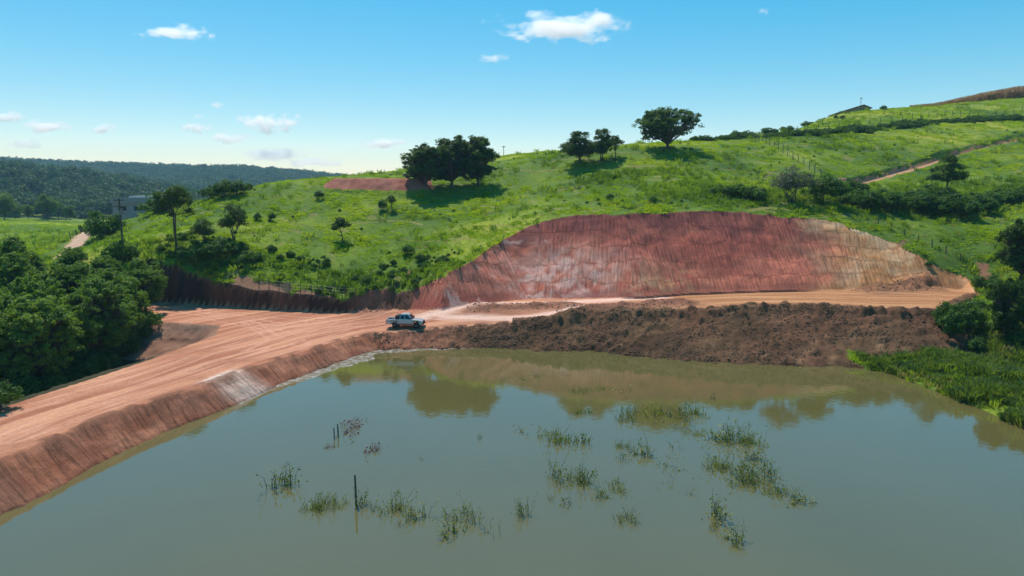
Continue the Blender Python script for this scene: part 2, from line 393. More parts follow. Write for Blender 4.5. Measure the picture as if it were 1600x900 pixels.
och2 = np.exp(-((X - 24) / 6) ** 2 - ((bd - 2) / 2) ** 2); cutc = mixc(cutc, np.broadcast_to(C3(.55, .30, .14), shape3), np.clip(och2 * (.5 + n3), 0, .7))
cutc = cutc * (0.86 + .26 * groove * np.clip(gamp + .3, 0, 1))[..., None]
soil = np.where(bigcut[..., None], cutc, soil)
soil = mixc(soil, np.broadcast_to(C3(.15, .06, .035), shape3), np.clip(shadow_trench * 1.2, 0, .9))  # dark band paints in the shadow line along the cutting's foot
foot = near_wk & (bsi <= 8) & (bd < 1.6)
soil = np.where((leftbank)[..., None], mixc(np.broadcast_to(C3(.06, .032, .02), shape3), np.broadcast_to(C3(.16, .066, .038), shape3), np.clip(.3 + fbm(X / 2, Y / 2, 84, 3), 0, 1)), soil)  # left bank's brown soil darkened further to paint in its shade
soil = mixc(soil, np.broadcast_to(C3(.25, .105, .065), shape3), np.clip(hm2 * 1.5, 0, 1) * np.clip(.8 + fbm(X / 1.5, Y / 1.5, 85, 2), 0, 1))
soil = mixc(soil, np.broadcast_to(C3(.26, .115, .06), shape3), np.clip(hm3 * 1.3, 0, .9))
# dam face
df = mixc(np.broadcast_to(C3(.25, .085, .045), shape3), np.broadcast_to(C3(.40, .16, .09), shape3), np.clip(.5 + fbm(larc / 3, ld / 1.2, 86, 3), 0, 1))
df = mixc(df, np.broadcast_to(C3(.20, .09, .055), shape3), np.clip(fbm(X / 3, Y / 3, 87, 3) * 1.2, 0, .7))
wp = W(362, 603, .9); wm = np.exp(-(((X - wp[0]) * dam_dir[0] + (Y - wp[1]) * dam_dir[1]) / 2.6) ** 4) * near_wk
df = mixc(df, np.broadcast_to(C3(.66, .55, .47), shape3), wm * (.25 + .5 * np.clip(dg + .3 * fbm(X / .8, Y / .8, 97, 2), 0, 1)))
soil = np.where(damface[..., None], df, soil)
soil = mixc(soil, np.broadcast_to(C3(.70, .56, .47), shape3), np.where(g['ins'] & (ld < 1.3), wm * .8, 0))
# dark bank, browner than the road
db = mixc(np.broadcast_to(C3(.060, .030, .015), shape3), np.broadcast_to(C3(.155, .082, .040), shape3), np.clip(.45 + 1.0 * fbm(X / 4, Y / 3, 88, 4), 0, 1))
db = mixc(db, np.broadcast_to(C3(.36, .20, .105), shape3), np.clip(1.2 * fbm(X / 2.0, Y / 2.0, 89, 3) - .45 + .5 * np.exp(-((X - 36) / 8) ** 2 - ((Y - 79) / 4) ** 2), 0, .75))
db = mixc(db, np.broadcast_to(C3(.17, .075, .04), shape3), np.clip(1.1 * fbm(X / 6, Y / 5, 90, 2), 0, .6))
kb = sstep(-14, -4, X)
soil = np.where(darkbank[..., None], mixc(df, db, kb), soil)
dl = np.exp(-((g['d'] - .25) / .6) ** 2) * (g['si'] < 14) * near_wk * np.clip(fbm(X / 1.1, Y / 1.1, 96, 3) * 2 + .5, 0, 1)
Z = Z + dl * .16 * (g['ins'] | damface)
soil = mixc(soil, np.broadcast_to(C3(.20, .085, .05), shape3), np.clip(dl, 0, .8))
lipm = np.clip(lipedge * 1.6, 0, 1) * (g['si'] >= 13)
soil = mixc(soil, db, np.where(g['ins'], lipm * .9, 0))
soil = np.where(backfill[..., None], mixc(np.broadcast_to(C3(.24, .12, .075), shape3), np.broadcast_to(C3(.36, .20, .13), shape3), np.clip(.5 + fbm(X / 2, Y / 2, 91, 3), 0, 1)), soil)
hollow = (X > -56) & (X < -34) & (Y > 76) & (Y < 104) & ~g['ins'] & ~g['cut'] & ~g['pond'] & (Z < 2.3) & (g['d'] < 9) & (g['si'] >= NLIP)
soil = np.where((hollow & ~backfill)[..., None], mixc(np.broadcast_to(C3(.15, .075, .045), shape3), np.broadcast_to(C3(.28, .14, .085), shape3), np.clip(.5 + fbm(X / 2, Y / 2, 91, 3), 0, 1)), soil)
mud = (Z < .12) & near_wk & ~hollow; soil = np.where(mud[..., None], soil * .62, soil)      # wet at the water's edge
mnd = g['mound']
soil = np.where(mnd[..., None], mixc(np.broadcast_to(C3(.30, .095, .06), shape3), np.broadcast_to(C3(.40, .15, .10), shape3), np.clip(.5 + fbm(X / 1.5, Y / 1.5, 92, 3), 0, 1)), soil)
bare = (g['ins'] | g['cut'] | g['fill']) & near_wk | mnd
bare |= ((g['fill'] | g['ins']) & (Y < 60) & (X < -20))
bare_f = (bare | hollow).astype(float)
# field track and left lane
trk = (g['track'] < 1.9 + .3 * fbm(X / 2, Y / 2, 93, 2)); wide0 = np.hypot(X - TRACK[0][0] - 1.5, (Y - TRACK[0][1])) < 3.4
upb = (g['track'] >= 1.6) & (g['track'] < 3.4) & (Z < g['n'] - .1) & (Y > 120)
bare_f = np.where(trk | wide0, 1, bare_f); soil = np.where((trk | wide0)[..., None], C3(.42, .22, .12), soil)
bare_f = np.where(upb, 1, bare_f); soil = np.where(upb[..., None], C3(.13, .075, .045), soil)  # bank above the track coloured dark to paint in its shadow
LANE = np.array([D(98, 396, 128)[:2], D(118, 385, 142)[:2], D(143, 371, 165)[:2], D(170, 352, 195)[:2], D(205, 342, 215)[:2]])
lnd, _, _, _ = polydist(X, Y, LANE, False)
lane = lnd < 1.9 + .3 * fbm(X / 2, Y / 2, 94, 2)
bare_f = np.where(lane, 1, bare_f); soil = np.where(lane[..., None], C3(.52, .33, .22), soil)
# worn patches of earth in the rough grass above the left bank and gully scars
scar = np.zeros_like(X)
for pts, w in [([(615, 432, 103), (650, 402, 109)], 1.0), ([(380, 425, 106), (430, 445, 103)], 2.2), ([(470, 440, 103), (520, 452, 101)], 1.3), ([(1350, 400, 107), (1420, 372, 113)], .8), ([(1530, 400, 105), (1560, 440, 97)], 1.3)]:
    P = np.array([D(*p)[:2] for p in pts]); d, _, _, _ = polydist(X, Y, P, False); scar = np.maximum(scar, np.clip(1.3 - (d + 1.2 * fbm(X / 1.7, Y / 1.7, 95, 3)) / w, 0, 1))
scar = scar * (~g['cut']) * (~g['ins'])
soil = np.where((scar > .3)[..., None] & ~bare[..., None], C3(.24, .12, .07), soil)
bare_f = np.maximum(bare_f, scar * .85)

cz_ = (g['n'] + 1.2 * fbm(X / 14, Y / 14, 111, 2)) / 2.6; path = np.exp(-(((cz_ % 1.0) - .5) / .075) ** 2) * sstep(-.05, .35, fbm(X / 15, Y / 11, 112, 3)) * (Y > 100) * (np.hypot(X, Y) < 330)
patch_b = sstep(.34, .55, fbm(X / 4.5, Y / 3.2, 113, 4)) * (Y > 92) * (np.hypot(X, Y) < 330)
pm_ = np.where(bare_f < .3, np.maximum(path * .62, patch_b * .52), 0); soil = np.where((pm_ > .1)[..., None], C3(.24, .20, .06), soil); bare_f = np.maximum(bare_f, pm_)
# pasture tint: 0 dry yellow-green .. 1 deep green
lush = .5 + .8 * fbm(X / 24, Y / 24, 101, 3) + .35 * fbm(X / 5, Y / 5, 102, 3)
hed = sstep(10, 0, np.abs(Y - 128) + np.clip(30 - X, 0, 99) * .5); lush = lush + .45 * hed
lush = np.where((X > 40) & (Y > 205), lush - .2, lush)
lush = np.clip(lush, 0, 1)
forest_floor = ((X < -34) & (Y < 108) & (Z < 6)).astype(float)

P3 = np.stack([X, Y, Z], -1)
vid = np.arange(ny * nx).reshape(ny, nx)
Q = np.stack([vid[:-1, :-1], vid[:-1, 1:], vid[1:, 1:], vid[1:, :-1]], -1)
def fm(a): return a[:-1, :-1]
zone = np.zeros((ny - 1, nx - 1), int)                     # 0 hillside
zone[fm(np.hypot(X, Y) > 430)] = 5
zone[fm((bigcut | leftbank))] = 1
zone[fm(g['ins'] & near_wk) | fm(g['ins'] & (X < 0) & (Y < 60))] = 2
zone[fm(damface | backfill | (g['fill'] & (Y < 60) & (X < 0)))] = 3
zone[fm(darkbank)] = 4
zone[fm(trk | wide0 | upb)] = 6
zone[fm(mnd)] = 7
zone[fm(lane)] = 8
zone[fm((Z < -.25) & g['pond'])] = 9

# ------------------------------------------------------------------ materials
def new_mat(name):
    m = bpy.data.materials.new(name); m.use_nodes = True
    m.node_tree.nodes.remove(m.node_tree.nodes['Principled BSDF'])
    return m, m.node_tree.nodes, m.node_tree.links, m.node_tree.nodes['Material Output']
def mixrgb(n, l, a, b, fac, mode='MIX'):
    x = n.new('ShaderNodeMix'); x.data_type = 'RGBA'; x.blend_type = mode
    for sock, val in ((x.inputs[0], fac), (x.inputs[6], a), (x.inputs[7], b)):
        if hasattr(val, 'is_output'): l.new(val, sock)
        elif isinstance(val, (int, float)): sock.default_value = val
        else: sock.default_value = (*val, 1)
    return x.outputs[2]
def noise(n, l, vec, scale, detail=4, rough=.55, dist=0.0):
    x = n.new('ShaderNodeTexNoise'); x.inputs['Scale'].default_value = scale; x.inputs['Detail'].default_value = detail
    x.inputs['Roughness'].default_value = rough; x.inputs['Distortion'].default_value = dist
    if vec is not None: l.new(vec, x.inputs['Vector'])
    return x.outputs['Fac']
def ramp(n, l, fac, stops):
    x = n.new('ShaderNodeValToRGB'); cr = x.color_ramp
    while len(cr.elements) < len(stops): cr.elements.new(.5)
    for e, (p, c) in zip(cr.elements, stops): e.position = p; e.color = (*c, 1) if len(c) == 3 else c
    l.new(fac, x.inputs[0]); return x.outputs[0]
def attr(n, name):
    x = n.new('ShaderNodeAttribute'); x.attribute_name = name; return x
def math_n(n, l, op, a, b=0.0):
    x = n.new('ShaderNodeMath'); x.operation = op
    for i, v in enumerate((a, b)):
        if hasattr(v, 'is_output'): l.new(v, x.inputs[i])
        else: x.inputs[i].default_value = v
    return x.outputs[0]

def ground_material():
    m, n, l, out = new_mat('earth_and_pasture')
    geo = n.new('ShaderNodeNewGeometry'); pos = geo.outputs['Position']
    lu = attr(n, 'lush').outputs['Fac']; so = attr(n, 'bare').outputs['Fac']; sc = attr(n, 'soil').outputs['Color']
    tk = attr(n, 'along').outputs['Vector']; ff = attr(n, 'forest').outputs['Fac']
    gn = noise(n, l, pos, 1.6, 5, .65); gn2 = math_n(n, l, 'SUBTRACT', 1.12, noise(n, l, pos, .045, 4, .6))
    k = math_n(n, l, 'ADD', math_n(n, l, 'MULTIPLY', lu, .75), math_n(n, l, 'SUBTRACT', math_n(n, l, 'MULTIPLY', gn2, .7), .2))
    grass = ramp(n, l, k, [(.12, (.36, .33, .03)), (.38, (.23, .28, .02)), (.68, (.11, .18, .015)), (1.0, (.05, .11, .012))])
    grass = mixrgb(n, l, grass, (.05, .075, .015), ramp(n, l, gn, [(.30, (.75,) * 3), (.52, (0, 0, 0))]))
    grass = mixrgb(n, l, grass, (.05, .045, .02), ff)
    # earth: colour from the beds, streaked along the direction of work
    st = n.new('ShaderNodeMapping'); l.new(tk, st.inputs['Vector']); st.inputs['Scale'].default_value = (.10, 3.2, 1)
    s1 = noise(n, l, st.outputs[0], 1.0, 5, .6)
    fn = noise(n, l, pos, 3.5, 6, .7); fn2 = noise(n, l, pos, 14, 4, .7)
    e = mixrgb(n, l, sc, (.5, .5, .5), 0.0)
    val = math_n(n, l, 'ADD', math_n(n, l, 'MULTIPLY', s1, .42), math_n(n, l, 'ADD', math_n(n, l, 'MULTIPLY', fn, .55), math_n(n, l, 'MULTIPLY', fn2, .48)))
    e = mixrgb(n, l, e, ramp(n, l, val, [(.45, (.55, .52, .50)), (.72, (1, 1, 1)), (.95, (1.3, 1.3, 1.3))]), 1.0, 'MULTIPLY')
    cb = attr(n, 'comb').outputs['Vector']; sx_ = n.new('ShaderNodeSeparateXYZ'); l.new(cb, sx_.inputs[0])
    cmp_ = n.new('ShaderNodeMapping'); l.new(cb, cmp_.inputs['Vector']); cmp_.inputs['Scale'].default_value = (2.7, .32, 0)
    ct = noise(n, l, cmp_.outputs[0], 1.0, 4, .62)
    cr_ = ramp(n, l, ct, [(.33, (.55, .52, .52)), (.47, (.96,) * 3), (.62, (1.22,) * 3)])
    e = mixrgb(n, l, e, cr_, sx_.outputs[2], 'MULTIPLY')
    edge = math_n(n, l, 'ADD', so, math_n(n, l, 'MULTIPLY', math_n(n, l, 'SUBTRACT', gn, .5), .5))
    col = mixrgb(n, l, grass, e, ramp(n, l, edge, [(.40, (0, 0, 0)), (.60, (1, 1, 1))]))
    b = n.new('ShaderNodeBsdfPrincipled'); l.new(col, b.inputs['Base Color']); b.inputs['Roughness'].default_value = .92
    b.inputs['Specular IOR Level'].default_value = .15
    bp = n.new('ShaderNodeBump'); bp.inputs['Strength'].default_value = .8; bp.inputs['Distance'].default_value = .12
    hgt = math_n(n, l, 'ADD', fn, math_n(n, l, 'MULTIPLY', fn2, .5)); hgt = math_n(n, l, 'ADD', hgt, math_n(n, l, 'MULTIPLY', s1, .5))
    hgt = math_n(n, l, 'ADD', hgt, math_n(n, l, 'MULTIPLY', math_n(n, l, 'MULTIPLY', ct, sx_.outputs[2]), 4.0))
    l.new(hgt, bp.inputs['Height']); l.new(bp.outputs[0], b.inputs['Normal'])
    l.new(b.outputs[0], out.inputs['Surface']); return m
M_GROUND = ground_material()

def leaf_material(name, dark, mid, light, transl=.35, tcol=None, patches=False):
    m, n, l, out = new_mat(name)
    geo = n.new('ShaderNodeNewGeometry'); oi = n.new('ShaderNodeObjectInfo')
    ns = noise(n, l, geo.outputs['Position'], .9, 3); rp = geo.outputs['Random Per Island']
    k = math_n(n, l, 'ADD', math_n(n, l, 'MULTIPLY', ns, .55), math_n(n, l, 'ADD', math_n(n, l, 'MULTIPLY', rp, .35), math_n(n, l, 'MULTIPLY', oi.outputs['Random'], .25)))
    if patches:
        pn = noise(n, l, geo.outputs['Position'], .045, 4, .6); pn2 = noise(n, l, geo.outputs['Position'], .35, 3, .6)
        k = math_n(n, l, 'ADD', math_n(n, l, 'MULTIPLY', k, .45), math_n(n, l, 'SUBTRACT', math_n(n, l, 'ADD', math_n(n, l, 'MULTIPLY', pn, 1.5), math_n(n, l, 'MULTIPLY', pn2, .7)), .82))
    c = ramp(n, l, k, [(.2, dark), (.55, mid), (.95, light)])
    d = n.new('ShaderNodeBsdfPrincipled'); l.new(c, d.inputs['Base Color']); d.inputs['Roughness'].default_value = .55; d.inputs['Specular IOR Level'].default_value = .14
    t = n.new('ShaderNodeBsdfTranslucent'); tc = mixrgb(n, l, c, tcol or (.9, 1.0, .25), 1.0, 'MULTIPLY'); tc2 = mixrgb(n, l, tc, (1.7, 1.7, 1.7), 1.0, 'MULTIPLY'); l.new(tc2, t.inputs['Color'])
    mx = n.new('ShaderNodeMixShader'); mx.inputs[0].default_value = transl
    l.new(d.outputs[0], mx.inputs[1]); l.new(t.outputs[0], mx.inputs[2]); l.new(mx.outputs[0], out.inputs['Surface']); return m
M_LEAF = leaf_material('tree_leaves', (.03, .055, .012), (.062, .11, .018), (.11, .165, .03), .33)
M_WOOD_LEAF = leaf_material('wood_leaves', (.05, .095, .018), (.125, .205, .034), (.24, .31, .06), .38)
M_SHRUB = leaf_material('shrub_leaves', (.035, .07, .015), (.07, .14, .025), (.12, .20, .035), .35)
M_GREY = leaf_material('greyish_leaves', (.06, .07, .045), (.10, .115, .075), (.15, .165, .11), .2)
M_GRASS = leaf_material('grass_blades', (.095, .165, .012), (.225, .30, .018), (.37, .385, .03), .45, None, True)
M_GRASS2 = leaf_material('rank_grass_blades', (.07, .125, .016), (.16, .225, .026), (.32, .35, .06), .42, None, True)
M_POND = leaf_material('pond_weed_leaves', (.07, .10, .02), (.15, .18, .035), (.32, .31, .08), .36)
M_PURPLE = leaf_material('purple_weed_leaves', (.10, .035, .04), (.16, .06, .06), (.22, .10, .09), .25, (1, .6, .5))
M_FAR = leaf_material('far_wood_leaves', (.025, .055, .02), (.05, .10, .03), (.085, .15, .045), .25)
M_CROP = leaf_material('dry_maize', (.20, .13, .06), (.32, .21, .11), (.42, .30, .17), .25, (1, .9, .6))
def plain(name, col, rough=.7, metal=0.0, var=.25, scale=6, spec=.3, coat=0.0):
    m, n, l, out = new_mat(name)
    tc = n.new('ShaderNodeTexCoord')
    k = noise(n, l, tc.outputs['Object'], scale, 5, .6)
    c = mixrgb(n, l, tuple(v * (1 - var) for v in col), tuple(min(1, v * (1 + var)) for v in col), k)
    b = n.new('ShaderNodeBsdfPrincipled'); l.new(c, b.inputs['Base Color']); b.inputs['Roughness'].default_value = rough; b.inputs['Metallic'].default_value = metal
    b.inputs['Specular IOR Level'].default_value = spec; b.inputs['Coat Weight'].default_value = coat
    bp = n.new('ShaderNodeBump'); bp.inputs['Strength'].default_value = .15; bp.inputs['Distance'].default_value = .02; l.new(k, bp.inputs['Height']); l.new(bp.outputs[0], b.inputs['Normal'])
    l.new(b.outputs[0], out.inputs['Surface']); return m
M_BARK = plain('bark', (.10, .075, .055), .9, var=.4, scale=9)
M_POST = plain('weathered_post', (.11, .085, .065), .9, var=.4)
M_WIRE = plain('fence_wire', (.22, .21, .20), .5, .6)
M_CLOD = plain('earth_clod', (.14, .075, .040), .95, var=.45, scale=3)

def water_material():
    m, n, l, out = new_mat('muddy_water')
    geo = n.new('ShaderNodeNewGeometry'); pos = geo.outputs['Position']
    mp = n.new('ShaderNodeMapping'); l.new(pos, mp.inputs['Vector']); mp.inputs['Scale'].default_value = (1, .75, 1)
    a = noise(n, l, mp.outputs[0], .12, 3); w = noise(n, l, mp.outputs[0], 1.3, 4, .55); w2 = noise(n, l, mp.outputs[0], 5.0, 2, .5)
    c = mixrgb(n, l, (.094, .083, .027), (.120, .102, .035), a)
    b = n.new('ShaderNodeBsdfPrincipled'); l.new(c, b.inputs['Base Color']); b.inputs['Roughness'].default_value = .02; b.inputs['IOR'].default_value = 1.8
    b.inputs['Specular IOR Level'].default_value = .5
    hgt = math_n(n, l, 'ADD', w, math_n(n, l, 'MULTIPLY', w2, .18))
    bp = n.new('ShaderNodeBump'); bp.inputs['Strength'].default_value = .10; bp.inputs['Distance'].default_value = .06
    l.new(hgt, bp.inputs['Height']); l.new(bp.outputs[0], b.inputs['Normal']); l.new(b.outputs[0], out.inputs['Surface']); return m
M_WATER = water_material()

# ------------------------------------------------------------------ ground, split by what it is
names = {0: 'hillside', 1: 'earth_cutting', 2: 'dirt_road', 3: 'dam_slope', 4: 'earth_bank', 5: 'hills', 6: 'farm_track', 7: 'earth_platform', 8: 'farm_lane', 9: 'pond_bed'}
zlab = {0: 'green pasture hillside rising behind the pond', 1: 'red clay cutting scraped into the hillside', 2: 'compacted reddish dirt road along the dam and terrace', 3: 'sloping red earth side of the dam',
        4: 'dark brown clod-covered bank above the pond', 5: 'distant hills beyond the valley', 6: 'pale farm track climbing across the right-hand pasture', 7: 'small platform of fresh red earth beside the large trees',
        8: 'pale dirt lane in the valley on the left', 9: 'muddy bed under the pond'}
soilf = soil.reshape(-1, 3); baref = bare_f.ravel(); lushf = lush.ravel(); fff = forest_floor.ravel(); p3f = P3.reshape(-1, 3)
alongf = np.stack([np.where(bigcut, bd, larc), np.where(bigcut, barc, ld), np.zeros_like(X)], -1).reshape(-1, 3)
comb_m = np.where(bigcut, np.clip(bd, 0, 1) * (.55 + .45 * np.clip(gamp + .2, 0, 1)), np.where(damface, np.clip(g['d'] * 1.5, 0, 1) * .9, np.where(darkbank, np.where(X < -2, .6, np.clip(1 - sm_, 0, .7)), 0)))
tier = np.floor((bd + .8 * fbm(barc / 5, bd / 3, 98, 2)) / 2.5)
combf = np.stack([np.where(bigcut, wv + tier * 7.37, larc + .25 * ld), np.where(bigcut, bd, ld), comb_m], -1).reshape(-1, 3)
zr = zone.ravel(); Qr = Q.reshape(-1, 4)
for zi, nm in names.items():
    f = Qr[zr == zi]
    if len(f) == 0: continue
    used, inv = np.unique(f, return_inverse=True)
    me = np_mesh(nm, p3f[used], inv.reshape(-1, 4))
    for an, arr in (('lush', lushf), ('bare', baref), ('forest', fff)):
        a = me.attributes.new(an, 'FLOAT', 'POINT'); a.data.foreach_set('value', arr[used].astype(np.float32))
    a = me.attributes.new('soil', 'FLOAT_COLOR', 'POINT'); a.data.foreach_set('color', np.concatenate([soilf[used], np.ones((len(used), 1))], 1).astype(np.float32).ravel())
    a = me.attributes.new('along', 'FLOAT_VECTOR', 'POINT'); a.data.foreach_set('vector', alongf[used].astype(np.float32).ravel())
    a = me.attributes.new('comb', 'FLOAT_VECTOR', 'POINT'); a.data.foreach_set('vector', combf[used].astype(np.float32).ravel())
    o = link(nm, me, M_GROUND, smooth=True); tag(o, zlab[zi], kind='structure')

# pond
wx = np.linspace(-75, 62, 60); wy = np.linspace(-62, 105, 60); WX, WY = np.meshgrid(wx, wy)
wi = np.arange(3600).reshape(60, 60); wq = np.stack([wi[:-1, :-1], wi[:-1, 1:], wi[1:, 1:], wi[1:, :-1]], -1).reshape(-1, 4)
ctr = np.stack([WX, WY], -1).reshape(-1, 2)[wq].mean(1)
pdw, _, _, _ = polydist(ctr[:, 0], ctr[:, 1], POND); keep = inside(ctr[:, 0], ctr[:, 1], POND) | (pdw < 5.5)
# keep the sheet on the pond side of the dam crest
ldw, _, _, _ = polydist(ctr[:, 0], ctr[:, 1], PAD); keep &= ~(inside(ctr[:, 0], ctr[:, 1], PAD) & (ldw > 3))
used, inv = np.unique(wq[keep], return_inverse=True)
o = link('pond', np_mesh('pond', np.stack([WX.ravel(), WY.ravel(), np.zeros(3600)], 1)[used], inv.reshape(-1, 4)), M_WATER, smooth=True)
tag(o, 'still olive-brown pond mirroring the sky', kind='structure')

# height lookup on the finished relief
from bisect import bisect
def hz(x, y):
    x = np.asarray(x, float); y = np.asarray(y, float)
    i = np.clip(np.searchsorted(gx, x) - 1, 0, nx - 2); j = np.clip(np.searchsorted(gy, y) - 1, 0, ny - 2)
    fx = np.clip((x - gx[i]) / (gx[i + 1] - gx[i]), 0, 1); fy = np.clip((y - gy[j]) / (gy[j + 1] - gy[j]), 0, 1)
    return (Z[j, i] * (1 - fx) + Z[j, i + 1] * fx) * (1 - fy) + (Z[j + 1, i] * (1 - fx) + Z[j + 1, i + 1] * fx) * fy
def pick(A, x, y):
    i = np.clip(np.searchsorted(gx, x) - 1, 0, nx - 2); j = np.clip(np.searchsorted(gy, y) - 1, 0, ny - 2); return A[j, i]
def G(px, py, dmin=40, dmax=420):
    r = ray(px, py); t = np.linspace(dmin, dmax, 3000) / r[1]; P = np.array((0, 0, H)) + t[:, None] * r
    k = np.where(P[:, 2] <= hz(P[:, 0], P[:, 1]))[0]
    if not len(k): # above the crest: the highest visible ground on that column
        s = (hz(P[:, 0], P[:, 1]) - H) / P[:, 1]; i = int(np.argmax(s)); return np.array((P[i, 0], P[i, 1], hz(P[i, 0], P[i, 1])))
    p = P[k[0]]; p[2] = hz(p[0], p[1]); return p
def ground_at(x, y): return float(hz(x, y))
# ------------------------------------------------------------------ plants
def unit(v): return v / (np.linalg.norm(v, axis=-1, keepdims=True) + 1e-9)
def leaf_quads(r, c, size, droop=.0, aspect=.55, outward=None):
    n = len(c); a = unit(r.normal(size=(n, 3)) * (1, 1, .55) + (0, 0, -droop))
    b = r.normal(size=(n, 3))
    if outward is not None: b = np.cross(a, unit(unit(outward) + .42 * r.normal(size=(n, 3))))
    b = unit(b - a * (a * b).sum(1, keepdims=True))
    L = size[:, None]; nrm = np.cross(a, b)
    v = np.stack([c - a * L * .5, c + b * L * aspect * .5 + nrm * L * .08, c + a * L * .5, c - b * L * aspect * .5 + nrm * L * .08], 1).reshape(-1, 3)
    return v, np.arange(n * 4).reshape(-1, 4)
def crown_mesh(name, seed, lobes, ncl, nleaf, clr, lsz, zlow=-.55):
    r = np.random.default_rng(seed); lo = np.array(lobes, float); wgt = (lo[:, 3] * lo[:, 4] * lo[:, 5]) ** (2 / 3); wgt /= wgt.sum()
    li = r.choice(len(lo), ncl, p=wgt); dr = unit(r.normal(size=(ncl, 3)))
    dr[:, 2] = np.where(dr[:, 2] < zlow, -dr[:, 2], dr[:, 2])
    rad = np.where(r.random(ncl) < .72, r.uniform(.78, 1.06, ncl), r.uniform(.25, .8, ncl))
    cc = lo[li, :3] + dr * rad[:, None] * lo[li, 3:6]
    cr = clr * r.uniform(.55, 1.35, ncl)
    k = np.repeat(np.arange(ncl), nleaf)
    off = unit(r.normal(size=(ncl * nleaf, 3))) * (r.random(ncl * nleaf) ** .45)[:, None] * cr[k][:, None] * (1, 1, .72)
    c = cc[k] + off
    v, f = leaf_quads(r, c, lsz * r.uniform(.6, 1.4, len(c)), .15, .6, off / cr[k][:, None] * .5 + dr[k] + np.array((0, 0, .25)))
    return np_mesh(name, v, f), cc
def limb(a, b, r0, r1, r, bend=.18, n=5, seg=6):
    a = np.array(a, float); b = np.array(b, float); L = np.linalg.norm(b - a); t = np.linspace(0, 1, n)[:, None]
    off = r.normal(size=3) * L * bend; p = a + (b - a) * t + np.sin(t * math.pi) * off * .5 + np.array((0, 0, .12 * L)) * np.sin(t * math.pi)
    return tube_arrays(p, np.linspace(r0, r1, n), seg)
def trunk_mesh(name, seed, h_fork, r0, lobes, cc, stems=1, spread=.3, nsub=18):
    r = np.random.default_rng(seed); parts = []; tops = []
    for s in range(stems):
        a = r.uniform(0, 6.28) if stems > 1 else 0; d = spread * (0 if stems == 1 else 1)
        b0 = np.array((math.cos(a) * d * .35, math.sin(a) * d * .35, -.5)); t0 = np.array((math.cos(a) * d, math.sin(a) * d, h_fork * r.uniform(.9, 1.1)))
        parts.append(limb(b0, t0, r0, r0 * .72, r, .05, 6, 8)); tops.append(t0)
    for i, L in enumerate(lobes):
        t0 = tops[i % stems]; e = np.array(L[:3]) + (0, 0, -.1 * L[5]); parts.append(limb(t0, e, r0 * .6, r0 * .22, r))
        near = cc[np.argsort(np.linalg.norm(cc - np.array(L[:3]), axis=1))[:max(60, nsub)]]
        for q in near[r.choice(len(near), min(nsub, len(near)), replace=False)]: parts.append(limb(t0 + (e - t0) * r.uniform(.5, 1), q, r0 * .2, r0 * .05, r, .15, 4, 4))
    v, f = merge(parts); return poly_mesh(name, v, f)
KIND = {}
def kind(name, seed, lobes, ncl, nleaf, clr, lsz, hf, r0, leafm, stems=1, spread=.3, nsub=14, zlow=-.55):
    cm, cc = crown_mesh(name + '_crown', seed, lobes, ncl, nleaf, clr, lsz, zlow)
    tm = trunk_mesh(name + '_trunk', seed + 1, hf, r0, lobes, cc, stems, spread, nsub)
    cm.materials.append(leafm); tm.materials.append(M_BARK)
    top = max(L[2] + L[5] for L in lobes) * .98; KIND[name] = (tm, cm, top)
def puffs(seed, n, Rx, z0, z1, r0, r1, fill=.25):
    r = np.random.default_rng(seed); out = []; zc = (z0 + z1) / 2; hz_ = (z1 - z0) / 2
    while len(out) < n:
        d = unit(r.normal(size=3)); k = r.uniform(.3, .75) if r.random() < fill else r.uniform(.82, 1.05); q = r.uniform(r0, r1)
        p = np.array((d[0] * (Rx - q * .6), d[1] * (Rx - q * .6), d[2] * (hz_ - q * .5))) * k
        out.append((p[0], p[1], zc + p[2], q, q, q * .8))
    return out
def rl(seed, n, R0, zc, rr, zr, flat=.75):
    r = np.random.default_rng(seed); out = []
    for i in range(n):
        a = 6.28 * i / n + r.uniform(-.5, .5); d = R0 * r.uniform(.55, 1.0)
        s = rr * r.uniform(.75, 1.2); out.append((d * math.cos(a), d * math.sin(a), zc + r.uniform(-zr, zr), s, s, s * flat))
    return out
kind('broad', 11, puffs(1, 34, 6.6, 1.6, 9.0, 1.2, 2.1), 560, 46, .6, .34, 1.3, .38, M_LEAF, 2, .5)
kind('mango', 12, puffs(2, 30, 4.6, .9, 9.9, 1.1, 1.8), 520, 46, .55, .34, 1.2, .32, M_LEAF, 1)
kind('mango_tall', 13, puffs(3, 22, 3.0, 1.1, 9.6, .9, 1.5), 380, 46, .5, .32, 1.3, .26, M_LEAF, 1)
kind('orchard', 14, rl(4, 6, 2.3, 3.6, 1.6, 1.2) + [(-.6, 0, 2.6, 1.7, 1.7, 1.2), (0, 0, 5.4, 2.1, 2.1, 1.7), (.3, -.2, 4.0, 2.0, 2.0, 1.5)], 260, 44, .6, .30, 1.6, .20, M_LEAF, 2, .35)
kind('loose', 15, rl(5, 5, 2.0, 4.0, 1.35, .9) + [(0, 0, 5.4, 1.7, 1.7, 1.5)], 150, 40, .6, .27, 1.5, .16, M_LEAF, 3, .5)
kind('two_stem', 16, [(-2.2, 0, 7.3, 2.3, 1.9, 1.5), (0.4, .2, 8.4, 2.0, 1.7, 1.3), (1.7, 0, 7.4, 1.7, 1.6, 1.3), (-.5, -.4, 7.2, 2.0, 1.6, 1.2), (2.6, 0, 5.6, .9, .8, .5), (-.9, 0, 5.2, .5, .5, .5)], 200, 40, .6, .27, 5.6, .17, M_LEAF, 2, .55)
kind('bush', 17, rl(6, 4, 1.2, 1.5, 1.1, .3) + [(0, 0, 2.0, 1.3, 1.3, 1.0)], 130, 40, .42, .22, .5, .08, M_SHRUB, 3, .3, 6, -.9)
